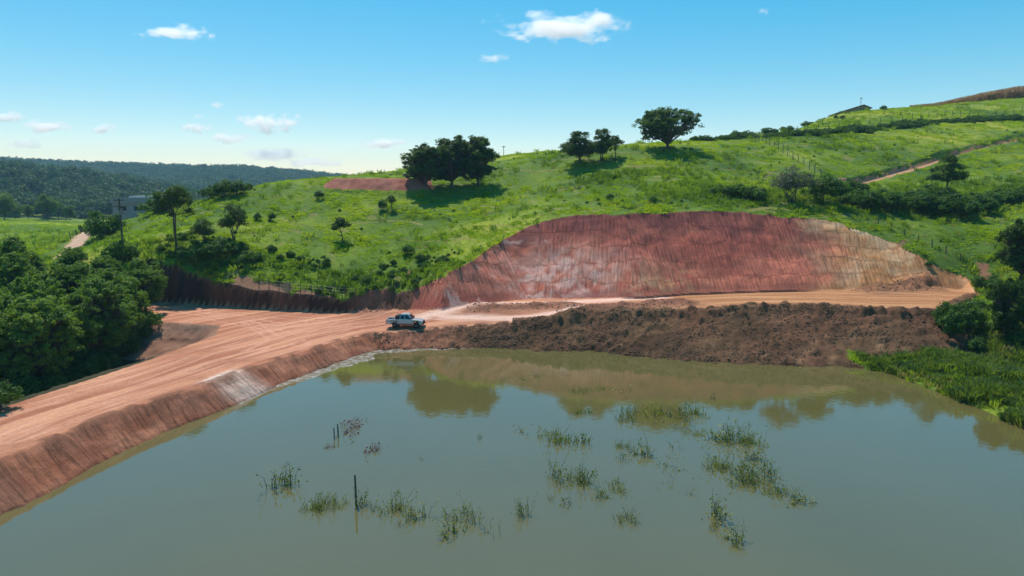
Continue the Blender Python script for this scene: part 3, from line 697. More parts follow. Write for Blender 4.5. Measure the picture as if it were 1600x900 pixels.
kind('thicket', 18, rl(7, 6, 1.9, 1.2, 1.1, .35) + [(0, 0, 1.7, 1.5, 1.5, 1.0)], 170, 40, .45, .24, .4, .07, M_SHRUB, 4, .5, 6, -.9)
kind('grey_bush', 19, rl(8, 6, 2.6, 2.8, 1.6, .6) + [(0, 0, 3.8, 2.2, 2.2, 1.5)], 210, 30, .6, .20, .8, .12, M_GREY, 4, .6, 26)
kind('sapling', 20, rl(9, 4, .9, 2.6, .75, .35) + [(0, 0, 3.2, .95, .95, .8)], 75, 36, .38, .22, 1.4, .09, M_LEAF, 1, .2, 6)
kind('layered', 21, [(0, 0, 6.6, 1.4, 1.4, .7), (1.5, .3, 5.4, 1.5, 1.3, .6), (-1.4, 0, 5.0, 1.6, 1.3, .6), (.9, -.8, 4.0, 1.7, 1.5, .6), (-1.7, .4, 3.5, 1.5, 1.4, .6), (2.0, .2, 3.6, 1.2, 1.2, .5)], 190, 38, .5, .26, 3.0, .18, M_LEAF, 1, .3, 12)
for i in range(3):
    kind('wood%d' % i, 30 + i, puffs(20 + i, 48, 4.9, 2.6, 13.4, 1.1, 1.9, .25), 940, 42, .5, .30, 3.6, .26, M_WOOD_LEAF, 1, .3, 8, -.9)
def plant(name, kd, p, label, cat, group=None, top_m=None, width=1.0, rz=None):
    tm, cm, top = KIND[kd]; sc = (top_m / top) if top_m else 1.0
    e = empty(name, (p[0], p[1], p[2] - .05), random.uniform(0, 6.28) if rz is None else rz); e.scale = (sc * width, sc * width, sc)
    link('trunk', tm, parent=e); link('crown', cm, parent=e)
    return tag(e, label, cat, group)
def m_px(n, p): return n * p[1] / F          # pixels of the photograph to metres at that distance

# --- trees on the slope: (kind, base px, base py, height px, width factor, rotation, label)
trees = [
 ('mango', 667, 291, 62, 1.3, .3, 'dark round tree, left of the three crowns beside the red earth platform', 'trees by the red platform'),
 ('mango', 706, 293, 76, 1.12, 2.0, 'tallest dark tree, middle of the three crowns beside the red earth platform', 'trees by the red platform'),
 ('mango_tall', 747, 291, 74, 1.3, 1.0, 'narrow dark tree, right of the three crowns beside the red earth platform', 'trees by the red platform'),
 ('orchard', 905, 257, 49, 1.15, .8, 'bushy dark tree, left of the pair on the mid slope', 'pair of trees on the mid slope'),
 ('orchard', 940, 252, 48, .85, 2.6, 'slimmer dark tree, right of the pair on the mid slope', 'pair of trees on the mid slope'),
 ('sapling', 961, 246, 32, 1.2, 0, 'small tree beside the right-hand tree of the mid-slope pair', None),
 ('broad', 1045, 234, 60, 1.12, .5, 'largest wide-crowned dark tree standing alone near the ridge', None),
 ('two_stem', 277, 388, 95, .85, 0, 'tall thin tree with two bare stems beside the utility pole', None),
 ('loose', 320, 383, 40, 1.15, 1.0, 'low spreading tree right of the two-stemmed tree', None),
 ('loose', 366, 377, 56, .85, 2.2, 'taller loose tree above the dark bank, right of the low spreading tree', None),
 ('sapling', 534, 378, 37, 1.15, .4, 'small lone tree with a dark shadow in the middle of the pasture', None),
 ('layered', 1478, 312, 66, 1.0, .2, 'open-branched tree on the right slope below the farm track', None),
]
for kd, px, py, hpx, w, rz, lab, grp in trees:
    p = G(px, py); plant('tree', kd, p, lab, 'tree', grp, m_px(hpx, p), w, rz)
# --- shrubs: (kind, px, py, height px, width factor, label or None)
SH = 'rough green shrub in the scrub band above the right half of the cutting'
shrubs = [
 ('grey_bush', 1236, 316, 54, 1.0, 'large grey half-bare bush above the cutting'), ('bush', 1285, 318, 44, 1.0, 'dark green bush beside the large grey bush'), ('bush', 1312, 312, 28, 1.0, 'shrub right of the dark bush below the farm track foot'),
 ('thicket', 1128, 305, 16, 1.3, SH), ('thicket', 1155, 306, 18, 1.3, SH), ('thicket', 1180, 312, 20, 1.2, SH), ('thicket', 1345, 325, 28, 1.2, SH), ('thicket', 1375, 322, 26, 1.2, SH), ('bush', 1395, 330, 30, 1.1, SH), ('thicket', 1420, 325, 26, 1.2, SH),
 ('bush', 1442, 333, 32, 1.1, SH), ('thicket', 1455, 316, 26, 1.3, SH), ('thicket', 1490, 338, 34, 1.2, SH), ('thicket', 1515, 330, 28, 1.2, SH), ('bush', 1540, 325, 26, 1.2, SH), ('thicket', 1565, 318, 22, 1.3, SH), ('thicket', 1590, 312, 20, 1.3, SH), ('thicket', 1330, 300, 18, 1.2, SH),
 ('bush', 1020, 318, 12, 1.0, 'small bush on the slope over the centre of the cutting'), ('bush', 952, 312, 10, 1.0, 'tiny shrub over the left part of the cutting'),
 ('bush', 500, 311, 13, .9, 'round bush below the left end of the red platform'), ('bush', 598, 329, 17, .7, 'narrow bush, left of two on the upper left pasture'), ('sapling', 612, 330, 24, .8, 'thin sapling, right of two on the upper left pasture'),
 ('bush', 425, 345, 13, .7, 'little bush on the left pasture above the lone tree'), ('bush', 403, 345, 13, .8, 'little bush at the left edge of the open pasture'), ('bush', 1450, 418, 10, .8, 'little bush by the right top of the cutting'),
 ('bush', 350, 308, 26, 1.3, 'bright green bush on the left skyline'), ('bush', 330, 311, 18, 1.3, 'low bush at the left end of the skyline thicket'), ('bush', 372, 305, 22, 1.2, 'bush at the right end of the skyline thicket'), ('bush', 388, 296, 10, 1.2, 'tiny bush right of the skyline thicket'),
 ('thicket', 192, 410, 36, .7, 'dark shrub around the foot of the utility pole'), ('thicket', 160, 372, 40, .8, 'dark shrub beside the valley lane'), ('bush', 240, 335, 22, 1.6, 'green bush in front of the grey building'), ('bush', 262, 330, 18, 1.5, 'bush at the right foot of the grey building'),
 ('bush', 638, 398, 16, 1.1, 'dark shrub beside the gully left of the cutting'), ('bush', 655, 408, 12, 1, 'low shrub at the foot of the gully'), ('thicket', 345, 400, 26, 1.2, 'dark shrub below the low spreading trees'), ('thicket', 300, 408, 20, 1.2, 'dark shrub over the tall end of the left bank'), ('thicket', 390, 410, 18, 1.2, 'rough shrub over the left bank'),
 ('thicket', 1500, 520, 50, .75, 'bright green bush at the right end of the dark bank'), ('mango', 1568, 528, 92, .72, 'dense dark bush by the right end of the terrace'), ('mango', 1612, 520, 85, .8, 'dense dark tree at the right edge of the frame beside the terrace'),
 ('mango', 1595, 440, 95, .85, 'large dark tree cut by the right frame edge above the terrace'), ('thicket', 1545, 452, 24, 1, 'low bush where the pale path leaves the terrace'), ('mango', 1635, 425, 110, .85, 'dark tree mostly outside the right frame edge'),
 ('bush', 1150, 198, 12, 1.2, 'small bush on the skyline right of the largest tree'), ('thicket', 1168, 199, 9, 1.4, 'low skyline shrub left of the farmhouse'), ('thicket', 1200, 195, 9, 1.5, 'second low skyline shrub left of the farmhouse'), ('thicket', 1232, 190, 8, 1.5, 'third low skyline shrub left of the farmhouse'), ('thicket', 1262, 187, 7, 1.5, 'skyline shrub next to the farmhouse'),
 ('bush', 1306, 186, 6, 1.0, 'left of two dark dots of shrub below the farmhouse'), ('bush', 1316, 186, 6, 1.0, 'right of two dark dots of shrub below the farmhouse'), ('bush', 1380, 172, 7, 1.2, 'shrub on the skyline right of the farmhouse'),
]
ORD = ['first', 'second', 'third', 'fourth', 'fifth', 'sixth', 'seventh', 'eighth', 'ninth', 'tenth', 'eleventh', 'twelfth', 'thirteenth', 'fourteenth', 'fifteenth', 'sixteenth', 'seventeenth', 'eighteenth', 'nineteenth', 'twentieth', 'twenty-first', 'twenty-second', 'twenty-third', 'twenty-fourth', 'twenty-fifth']
sh_x = sorted(q[1] for q in shrubs if q[5] == SH)
for kd, px, py, hpx, w, lab in shrubs:
    in_band = lab == SH
    if in_band: lab = ORD[sh_x.index(px)] + ' rough shrub from the left in the scrub band above the cutting'
    p = G(px, py); plant('tree' if kd in ('mango', 'sapling') else 'shrub', kd, p, lab, 'tree' if kd in ('mango', 'sapling') else 'shrub', 'shrubs above the cutting' if in_band else None, m_px(hpx, p), w)
# --- the wood beside the dam: x, y, photo row of its top
wood = [(-53, 97.5, 420), (-54, 99, 405), (-60, 100, 398), (-66, 102, 386), (-74, 100, 372), (-81, 104, 366), (-90, 106, 362), (-52.3, 90, 432), (-53, 88, 418), (-59, 90, 410), (-66, 89, 398), (-74, 90, 386), (-82, 92, 378),
        (-50.5, 81.5, 440), (-57, 80, 432), (-64, 79, 420), (-72, 78, 408), (-52, 73, 462), (-57, 70, 458), (-63, 68, 446), (-58, 61, 486), (-64, 59, 470), (-98, 100, 362), (-80, 68, 425), (-90, 80, 398), (-72, 60, 455), (-70, 52, 480), (-50.8, 85, 450)]
def wood_row(y): return 0 if y > 95 else 1 if y > 83.5 else 2 if y > 74 else 3
wood_rows = [sorted(q[0] / q[1] for q in wood if wood_row(q[1]) == k) for k in range(4)]
for i, (x, y, tp) in enumerate(wood):
    k = wood_row(y); wl_ = ORD[len(wood_rows[k]) - 1 - wood_rows[k].index(x / y)] + ' tree from the right in the ' + ['rear', 'second', 'third', 'front'][k] + ' row of the dark wood'
    z = ground_at(x, y); top = H - (tp - 300) * y / F
    plant('tree', 'wood%d' % (i % 3), (x, y, z), wl_, 'tree', 'trees of the wood beside the dam', max(top - z, 4.5), max(.62, min(1.05, 11 / max(top - z, 4.5))))
# undergrowth at the edge of the wood
for i, (px, py, hp) in enumerate([(5, 640, 45), (228, 520, 40), (160, 560, 35)]):
    p = G(px, py); plant('shrub', 'bush', p, ['bright leafy shrub by the road at the left frame edge', 'shrub at the wood edge by the junction', 'low shrub at the wood edge above the dam road'][i], 'shrub', None, m_px(hp, p), 1.0)
# valley trees on the left
for i, (px, py, hp) in enumerate([(8, 352, 42), (75, 350, 40), (45, 352, 24), (110, 347, 24), (25, 350, 30), (92, 350, 30)]):
    p = D(px, py, 330 + 12 * i); p[2] = ground_at(p[0], p[1]); plant('tree', 'wood%d' % (i % 3), p, ['tree at the far left edge of the valley field', 'tallest tree behind the valley field', 'low tree between the two tall valley trees', 'rightmost tree behind the valley field', 'second tree from the left behind the valley field', 'tree right of the tallest valley tree'][i], 'tree', 'trees behind the valley field', m_px(hp, p), 1.0)

# ------------------------------------------------------------------ scattered stuff (geometry nodes)
def proto(name, me, mat):
    if len(me.materials) == 0: me.materials.append(mat)
    return bpy.data.objects.new(name, me)
def scatter(name, pts, rz, sc, protos, label):
    n = len(pts); me = bpy.data.meshes.new(name); me.vertices.add(n); me.vertices.foreach_set('co', np.asarray(pts, np.float32).ravel())
    for an, ty, arr in (('rz', 'FLOAT', rz), ('sc', 'FLOAT', sc)):
        a = me.attributes.new(an, ty, 'POINT'); a.data.foreach_set('value', np.asarray(arr, np.float32))
    a = me.attributes.new('vi', 'INT', 'POINT'); a.data.foreach_set('value', rng.integers(0, len(protos), n).astype(np.int32))
    o = link(name, me); tag(o, label, kind='stuff')
    t = bpy.data.node_groups.new(name + '_scatter', 'GeometryNodeTree'); t.interface.new_socket('Geometry', in_out='INPUT', socket_type='NodeSocketGeometry'); t.interface.new_socket('Geometry', in_out='OUTPUT', socket_type='NodeSocketGeometry')
    N = t.nodes; L = t.links; gi = N.new('NodeGroupInput'); go = N.new('NodeGroupOutput'); ip = N.new('GeometryNodeInstanceOnPoints'); g2i = N.new('GeometryNodeGeometryToInstance')
    for p in reversed(protos):
        oi = N.new('GeometryNodeObjectInfo'); oi.inputs['Object'].default_value = p; L.new(oi.outputs['Geometry'], g2i.inputs[0])
    def na(nm, ty):
        x = N.new('GeometryNodeInputNamedAttribute'); x.data_type = ty; x.inputs[0].default_value = nm; return x.outputs[0]
    cx = N.new('ShaderNodeCombineXYZ'); L.new(na('rz', 'FLOAT'), cx.inputs[2])
    L.new(gi.outputs[0], ip.inputs['Points']); L.new(g2i.outputs[0], ip.inputs['Instance']); ip.inputs['Pick Instance'].default_value = True
    L.new(na('vi', 'INT'), ip.inputs['Instance Index']); L.new(cx.outputs[0], ip.inputs['Rotation']); L.new(na('sc', 'FLOAT'), ip.inputs['Scale']); L.new(ip.outputs[0], go.inputs[0])
    md = o.modifiers.new('scatter', 'NODES'); md.node_group = t
    return o
def tuft_mesh(name, seed, n, rad, h, w):
    r = np.random.default_rng(seed); a = r.uniform(0, 6.28, n); d = rad * np.sqrt(r.random(n)); b = np.stack([d * np.cos(a), d * np.sin(a), np.full(n, -.06)], 1)
    la = a + r.normal(size=n) * .8; lean = r.uniform(.15, .75, n); hh = h * r.uniform(.55, 1.2, n)
    t = b + np.stack([np.cos(la) * lean * hh, np.sin(la) * lean * hh, hh], 1); s = np.stack([-np.sin(la), np.cos(la), np.zeros(n)], 1) * (w * r.uniform(.6, 1.4, n))[:, None]
    mid = b * .45 + t * .55 + np.array((0, 0, .12 * h))
    v = np.stack([b - s * .6, b + s * .6, mid + s, t, mid - s], 1).reshape(-1, 3); i = np.arange(n)[:, None] * 5
    f = np.concatenate([i + (0, 1, 2, 4), i + (4, 2, 3, 3)], 0)
    me = bpy.data.meshes.new(name); me.from_pydata([tuple(p) for p in v], [], fix_quads([tuple(int(k) for k in q) for q in f])); me.update(); return me
TUFT = [proto('grass_tuft', tuft_mesh('grass_tuft', 200 + i, 24, .42, .19, .04), M_GRASS) for i in range(4)]
RANK = [proto('rank_tuft', tuft_mesh('rank_tuft', 210 + i, 26, .42, .62, .04), M_GRASS2) for i in range(3)]
def fan(n, d0, d1, p0=-120, p1=1720):
    d = d0 * (d1 / d0) ** rng.random(n); px = rng.uniform(p0, p1, n); x = (px - 800) / F * d; return x, d
def grassy(x, y, lim=.48):
    return (pick(bare_f, x, y) < lim) & (pick(forest_floor, x, y) < .5) & (hz(x, y) > .05)
x, y = fan(210000, 62, 340); ok = grassy(x, y); x, y = x[ok], y[ok]
clump = fbm(x / 3.0, y / 3.0, 301, 3); keepm = rng.random(len(x)) < .42 + 1.3 * clump; x, y, clump = x[keepm], y[keepm], clump[keepm]
scatter('pasture_grass', np.stack([x, y, hz(x, y)], 1), rng.uniform(0, 6.28, len(x)), (.75 + np.clip(y - 90, 0, 300) / 230) * rng.uniform(.6, 1.4, len(x)) * (1 + .6 * clump), TUFT, 'short tussocky grass covering the pasture')
# rank grass: round the shrubs, on bank tops and by the pond
xs, ys = fan(60000, 54, 260); ok = grassy(xs, ys, .45); xs, ys = xs[ok], ys[ok]
band_r = np.exp(-((ys - (128 + .1 * xs)) / 9) ** 2) * (xs > 25); by_pond = (xs > 36) & (ys < 98)
edge_d, _, _, _ = polydist(xs, ys, PAD); lush_s = pick(lush, xs, ys)
pr = .04 + .75 * band_r + .12 * by_pond + .5 * (edge_d < 9) * (xs < 0) + .2 * (lush_s > .85)
vis = np.exp(-((xs - 27) / 9) ** 2 - ((ys - 148) / 3.2) ** 2); pr = pr + vis
kp = rng.random(len(xs)) < pr; xs, ys = xs[kp], ys[kp]
scatter('rank_grass', np.stack([xs, ys, hz(xs, ys)], 1), rng.uniform(0, 6.28, len(xs)), rng.uniform(.6, 1.5, len(xs)) * (1 + np.clip(ys - 100, 0, 150) / 200), RANK, 'tall rank grass along the banks and shrubs')
M_SHORE = leaf_material('shore_grass_blades', (.045, .08, .018), (.095, .145, .03), (.20, .22, .07), .38)
SHORE = [proto('shore_tuft', tuft_mesh('shore_tuft', 230 + i, 28, .45, .7, .035), M_SHORE) for i in range(3)]
xb = rng.uniform(33, 60, 16000); yb = rng.uniform(45, 96, 16000); pdb, _, _, _ = polydist(xb, yb, POND); ok = grassy(xb, yb, .5) & (hz(xb, yb) < 5) & (fbm(xb / 2.5, yb / 2.5, 303, 2) > -.35); xb, yb = xb[ok], yb[ok]
scatter('pondside_grass', np.stack([xb, yb, hz(xb, yb)], 1), rng.uniform(0, 6.28, len(xb)), rng.uniform(.5, 1.25, len(xb)) * (1 + .8 * fbm(xb / 2.2, yb / 2.2, 307, 2)), SHORE, 'long grass on the right shore of the pond')
xq = rng.uniform(34, 62, 220); yq = rng.uniform(48, 98, 220); ok = grassy(xq, yq, .5) & (hz(xq, yq) < 6); xq, yq = xq[ok], yq[ok]
scatter('pondside_weeds', np.stack([xq, yq, hz(xq, yq) - .1], 1), rng.uniform(0, 6.28, len(xq)), .10 + .5 * rng.random(len(xq)) ** 2, [proto('weed_clump', KIND['thicket'][1], M_SHRUB), proto('weed_clump', KIND['bush'][1], M_SHRUB)], 'mixed leafy weeds among the long grass on the right shore')
xu = rng.uniform(-110, -36, 2600); yu = rng.uniform(44, 108, 2600); du, _, _, _ = polydist(xu, yu, PAD); ok = (hz(xu, yu) < 1.2) & (du > 4.2 + 2 * rng.random(2600)) & (xu < -49 - .06 * (90 - yu)) & ~inside(xu, yu, PAD) & ~inside(xu, yu, POND) & (xu * .6 + yu * .4 < 20); xu, yu = xu[ok], yu[ok]
scatter('wood_undergrowth', np.stack([xu, yu, hz(xu, yu) - .1], 1), rng.uniform(0, 6.28, len(xu)), rng.uniform(.45, 1.3, len(xu)), [proto('undergrowth', KIND['thicket'][1], M_SHRUB)], 'dense dark undergrowth beneath the wood beside the dam')
M_DRY = leaf_material('dry_grass_blades', (.20, .17, .06), (.32, .27, .10), (.44, .38, .16), .35, (1, .95, .6))
DRYT = [proto('dry_tuft', tuft_mesh('dry_tuft', 220 + i, 20, .4, .5, .03), M_DRY) for i in range(2)]
xd = np.concatenate([rng.uniform(34, 62, 2600), fan(9000, 95, 300)[0] * 0]); yd = np.concatenate([rng.uniform(48, 98, 2600), np.zeros(9000)]); fx_, fy_ = fan(9000, 95, 300); xd[2600:] = fx_; yd[2600:] = fy_
ok = grassy(xd, yd, .55) & (fbm(xd / 6, yd / 6, 310, 3) > .08); xd, yd = xd[ok], yd[ok]
scatter('dry_grass', np.stack([xd, yd, hz(xd, yd)], 1), rng.uniform(0, 6.28, len(xd)), np.where(yd < 98, rng.uniform(.7, 1.5, len(xd)), rng.uniform(.35, .75, len(xd))), DRYT, 'dry straw-coloured grass tufts among the green')
# weed clumps dotted over the pasture
WEED = [proto('weed', KIND['bush'][1], M_SHRUB)]
xk = rng.uniform(-58, -10, 900); yk = rng.uniform(97, 117, 900); ok = grassy(xk, yk, .6) & (hz(xk, yk) > 4) & (fbm(xk / 4, yk / 4, 308, 2) > -.1) & (yk < 112 + xk * -.08); xk, yk = xk[ok], yk[ok]
scatter('bank_scrub', np.stack([xk, yk, hz(xk, yk) - .1], 1), rng.uniform(0, 6.28, len(xk)), .10 + .32 * rng.random(len(xk)) ** 2, WEED, 'rough low scrub on the slope above the shaded left bank')
xw, yw = fan(1100, 95, 260, -60, 1660); ok = grassy(xw, yw, .2) & (fbm(xw / 12, yw / 12, 304, 2) > -.02); xw, yw = xw[ok], yw[ok]
scatter('pasture_weeds', np.stack([xw, yw, hz(xw, yw) - .12], 1), rng.uniform(0, 6.28, len(xw)), rng.uniform(.05, .15, len(xw)) * (1 + yw / 500), WEED, 'low dark weed tussocks dotted over the pasture')
# clods of earth on the dark bank and road edges
def clod_mesh(seed):
    bm = bmesh.new(); bmesh.ops.create_icosphere(bm, subdivisions=1, radius=.5); r = random.Random(seed)
    for v in bm.verts: v.co *= r.uniform(.6, 1.25); v.co.z *= .75
    return bm_mesh('clod', bm)
CLODS = [proto('clod', clod_mesh(i), M_CLOD) for i in range(4)]
jj, ii = np.where(darkbank & (Z > .02)); dens = np.clip(.45 + 1.0 * fbm(gx[ii] / 3.5, gy[jj] / 2.5, 309, 3), .02, 1); sel = rng.choice(len(jj), 15000, p=dens / dens.sum()); xc = gx[ii[sel]] + rng.uniform(-.15, .15, 15000); yc = gy[jj[sel]] + rng.uniform(-.15, .15, 15000)
jj, ii = np.where((near_wk & g['ins'] & ((hm1 > .3) | (hm4 > .3) | (lipm > .4))) | (hm2 > .25) & near_wk | (hm3 > .3) & near_wk); sel = rng.choice(len(jj), 5000); xc = np.concatenate([xc, gx[ii[sel]] + rng.uniform(-.15, .15, 5000)]); yc = np.concatenate([yc, gy[jj[sel]] + rng.uniform(-.15, .15, 5000)])
scatter('earth_clods', np.stack([xc, yc, hz(xc, yc)], 1), rng.uniform(0, 6.28, len(xc)), .05 + .26 * rng.random(len(xc)) ** 3, CLODS, 'loose clods of earth strewn over the dark bank')
# far woods
def far_crown(i):
    cm, _ = crown_mesh('far_crown', 400 + i, rl(60 + i, 5, 2.6, 5.2, 2.1, 1.3, .9) + [(0, 0, 7.2, 2.6, 2.6, 2.2), (0, 0, 4.5, 3.2, 3.2, 2.6)], 95, 10, .95, .95, -.9); return cm
FARW = [proto('far_tree', far_crown(i), M_FAR) for i in range(3)]
xf = np.concatenate([rng.uniform(-1500, -60, 9000), rng.uniform(-640, -130, 3200)]); yf = np.concatenate([rng.uniform(1000, 1720, 9000), rng.uniform(400, 820, 3200)])
az = 800 + F * xf / yf
clr = ((az > 45) & (az < 140) & (yf > 1120) & (yf < 1330)); ok = (az > -140) & (az < 640) & ~clr & ~((yf < 460) & (xf > -330))
xf, yf = xf[ok], yf[ok]; sf_ = rng.uniform(.55, 1.5, len(xf)) * np.where(yf > 900, 1.7, 1.15)
scatter('far_woods', np.stack([xf, yf, hz(xf, yf) - .8], 1), rng.uniform(0, 6.28, len(xf)), sf_, FARW, 'dense woods covering the distant hills')
# hedgerow below the upper field
hp_ = np.array([G(px, py)[:2] for px, py in [(1092, 216), (1130, 214), (1200, 214), (1270, 210), (1340, 205), (1420, 197), (1500, 191), (1560, 187), (1640, 182)]])
tt = rng.random(620) * (len(hp_) - 1); k = tt.astype(int); q = hp_[k] * (1 - (tt - k))[:, None] + hp_[k + 1] * (tt - k)[:, None] + rng.normal(size=(620, 2)) * 1.3
scatter('hedgerow', np.stack([q[:, 0], q[:, 1], hz(q[:, 0], q[:, 1]) - .15], 1), rng.uniform(0, 6.28, 620), rng.uniform(.25, .72, 620) * (.8 + .5 * fbm(q[:, 0] / 9, q[:, 1] / 9, 305, 2)), [proto('hedge_bush', KIND['thicket'][1], M_SHRUB)], 'overgrown dark hedgerow below the upper field')
# dry maize on the ridge
def crest(px, d0=150, d1=400):
    u = (px - 800) / F; d = np.linspace(d0, d1, 500); x = u * d; s = (hz(x, d) - H) / d; i = int(np.argmax(s)); return np.array((x[i], d[i], hz(x[i], d[i])))
def stalk(seed):
    r = np.random.default_rng(seed); c = np.stack([r.normal(size=26) * .16, r.normal(size=26) * .16, r.uniform(.3, 2.2, 26)], 1)
    v, f = leaf_quads(r, c, r.uniform(.35, .75, 26), .3, .22); st = np.array([(-.03, 0, -.2), (.03, 0, -.2), (.02, 0, 2.3), (-.02, 0, 2.3)]); return np_mesh('maize', np.concatenate([v, st]), np.concatenate([f, [[len(v), len(v) + 1, len(v) + 2, len(v) + 3]]]))
pts = []
for px in np.arange(1405, 1760, .35):
    c = crest(px)
    for k in range(5):
        d = c[1] - 10 + 22 * rng.random(); x_ = (px + rng.uniform(-.3, .3) - 800) / F * d; pts.append((x_, d, hz(x_, d)))
pts = np.array(pts, float); hgt = np.clip((pts[:, 0] / pts[:, 1] * F + 800 - 1400) / 160, .25, 1.05)
scatter('maize_field', pts, rng.uniform(0, 6.28, len(pts)), hgt * rng.uniform(1.2, 1.75, len(pts)), [proto('maize', stalk(500 + i), M_CROP) for i in range(3)], 'strip of dry brown maize along the right ridge')

# ------------------------------------------------------------------ plants standing in the pond
def pond_plant(name, seed, n_st, rad, h, leafn, lsz, lean=.25, low=0.0):
    r = np.random.default_rng(seed); parts = []; cs = []; nc = r.integers(3, 7)
    ca = r.uniform(0, 6.28, nc); cd = rad * np.sqrt(r.random(nc)); cen = np.stack([cd * np.cos(ca) * 1.25, cd * np.sin(ca)], 1); ch = r.uniform(.25, 1.1, nc); ch[0] = 1.05
    for i in range(n_st):
        q = r.integers(0, nc); b = np.array((*(cen[q] + r.normal(size=2) * rad * .22), -.5)); hh = h * ch[q] * r.uniform(.35, 1.05)
        ln = r.normal(size=2) * lean * (hh + .3) ; t = np.array((b[0] + ln[0], b[1] + ln[1], hh)); pm = b * .4 + t * .6 + np.array((-ln[0] * .25, -ln[1] * .25, .12 * hh))
        parts.append(tube_arrays([b, pm, t], [.012, .010, .004], 3))
        k = r.uniform(.1, 1, leafn)[:, None]; cs.append(b + (t - b) * (.35 + .65 * k) + r.normal(size=(leafn, 3)) * (.08, .08, .05))
    fl = int(n_st * (3 if low else .6)); fq_ = r.integers(0, nc, fl); f_ = np.concatenate([cen[fq_] + r.normal(size=(fl, 2)) * rad * .42, r.uniform(.015, .06, (fl, 1))], 1)
    sv, sf = merge(parts); sm = poly_mesh(name + '_stems', sv, sf)
    c = np.concatenate(cs + [f_]); c = c[c[:, 2] > .01]; v, f = leaf_quads(r, c, lsz * r.uniform(.5, 1.5, len(c)), .1, .5); v[:, 2] = np.maximum(v[:, 2], .004); return sm, np_mesh(name + '_leaves', v, f)
M_STEM = plain('weed_stem', (.14, .12, .07), .8)
PP = {'tall': [pond_plant('tall', 600 + i, 20, .45, 1.0, 8, .11, .22) for i in range(4)], 'leafy': [pond_plant('leafy', 610 + i, 40, .9, .5, 10, .085, .55, 1) for i in range(5)],
      'sparse': [pond_plant('sparse', 620 + i, 9, .5, .6, 3, .10, .3) for i in range(4)], 'purple': [pond_plant('purple', 630 + i, 14, .45, .28, 7, .10, .5, 1) for i in range(2)]}
SPW = 'sparse thin weed stalks poking out of the pond'
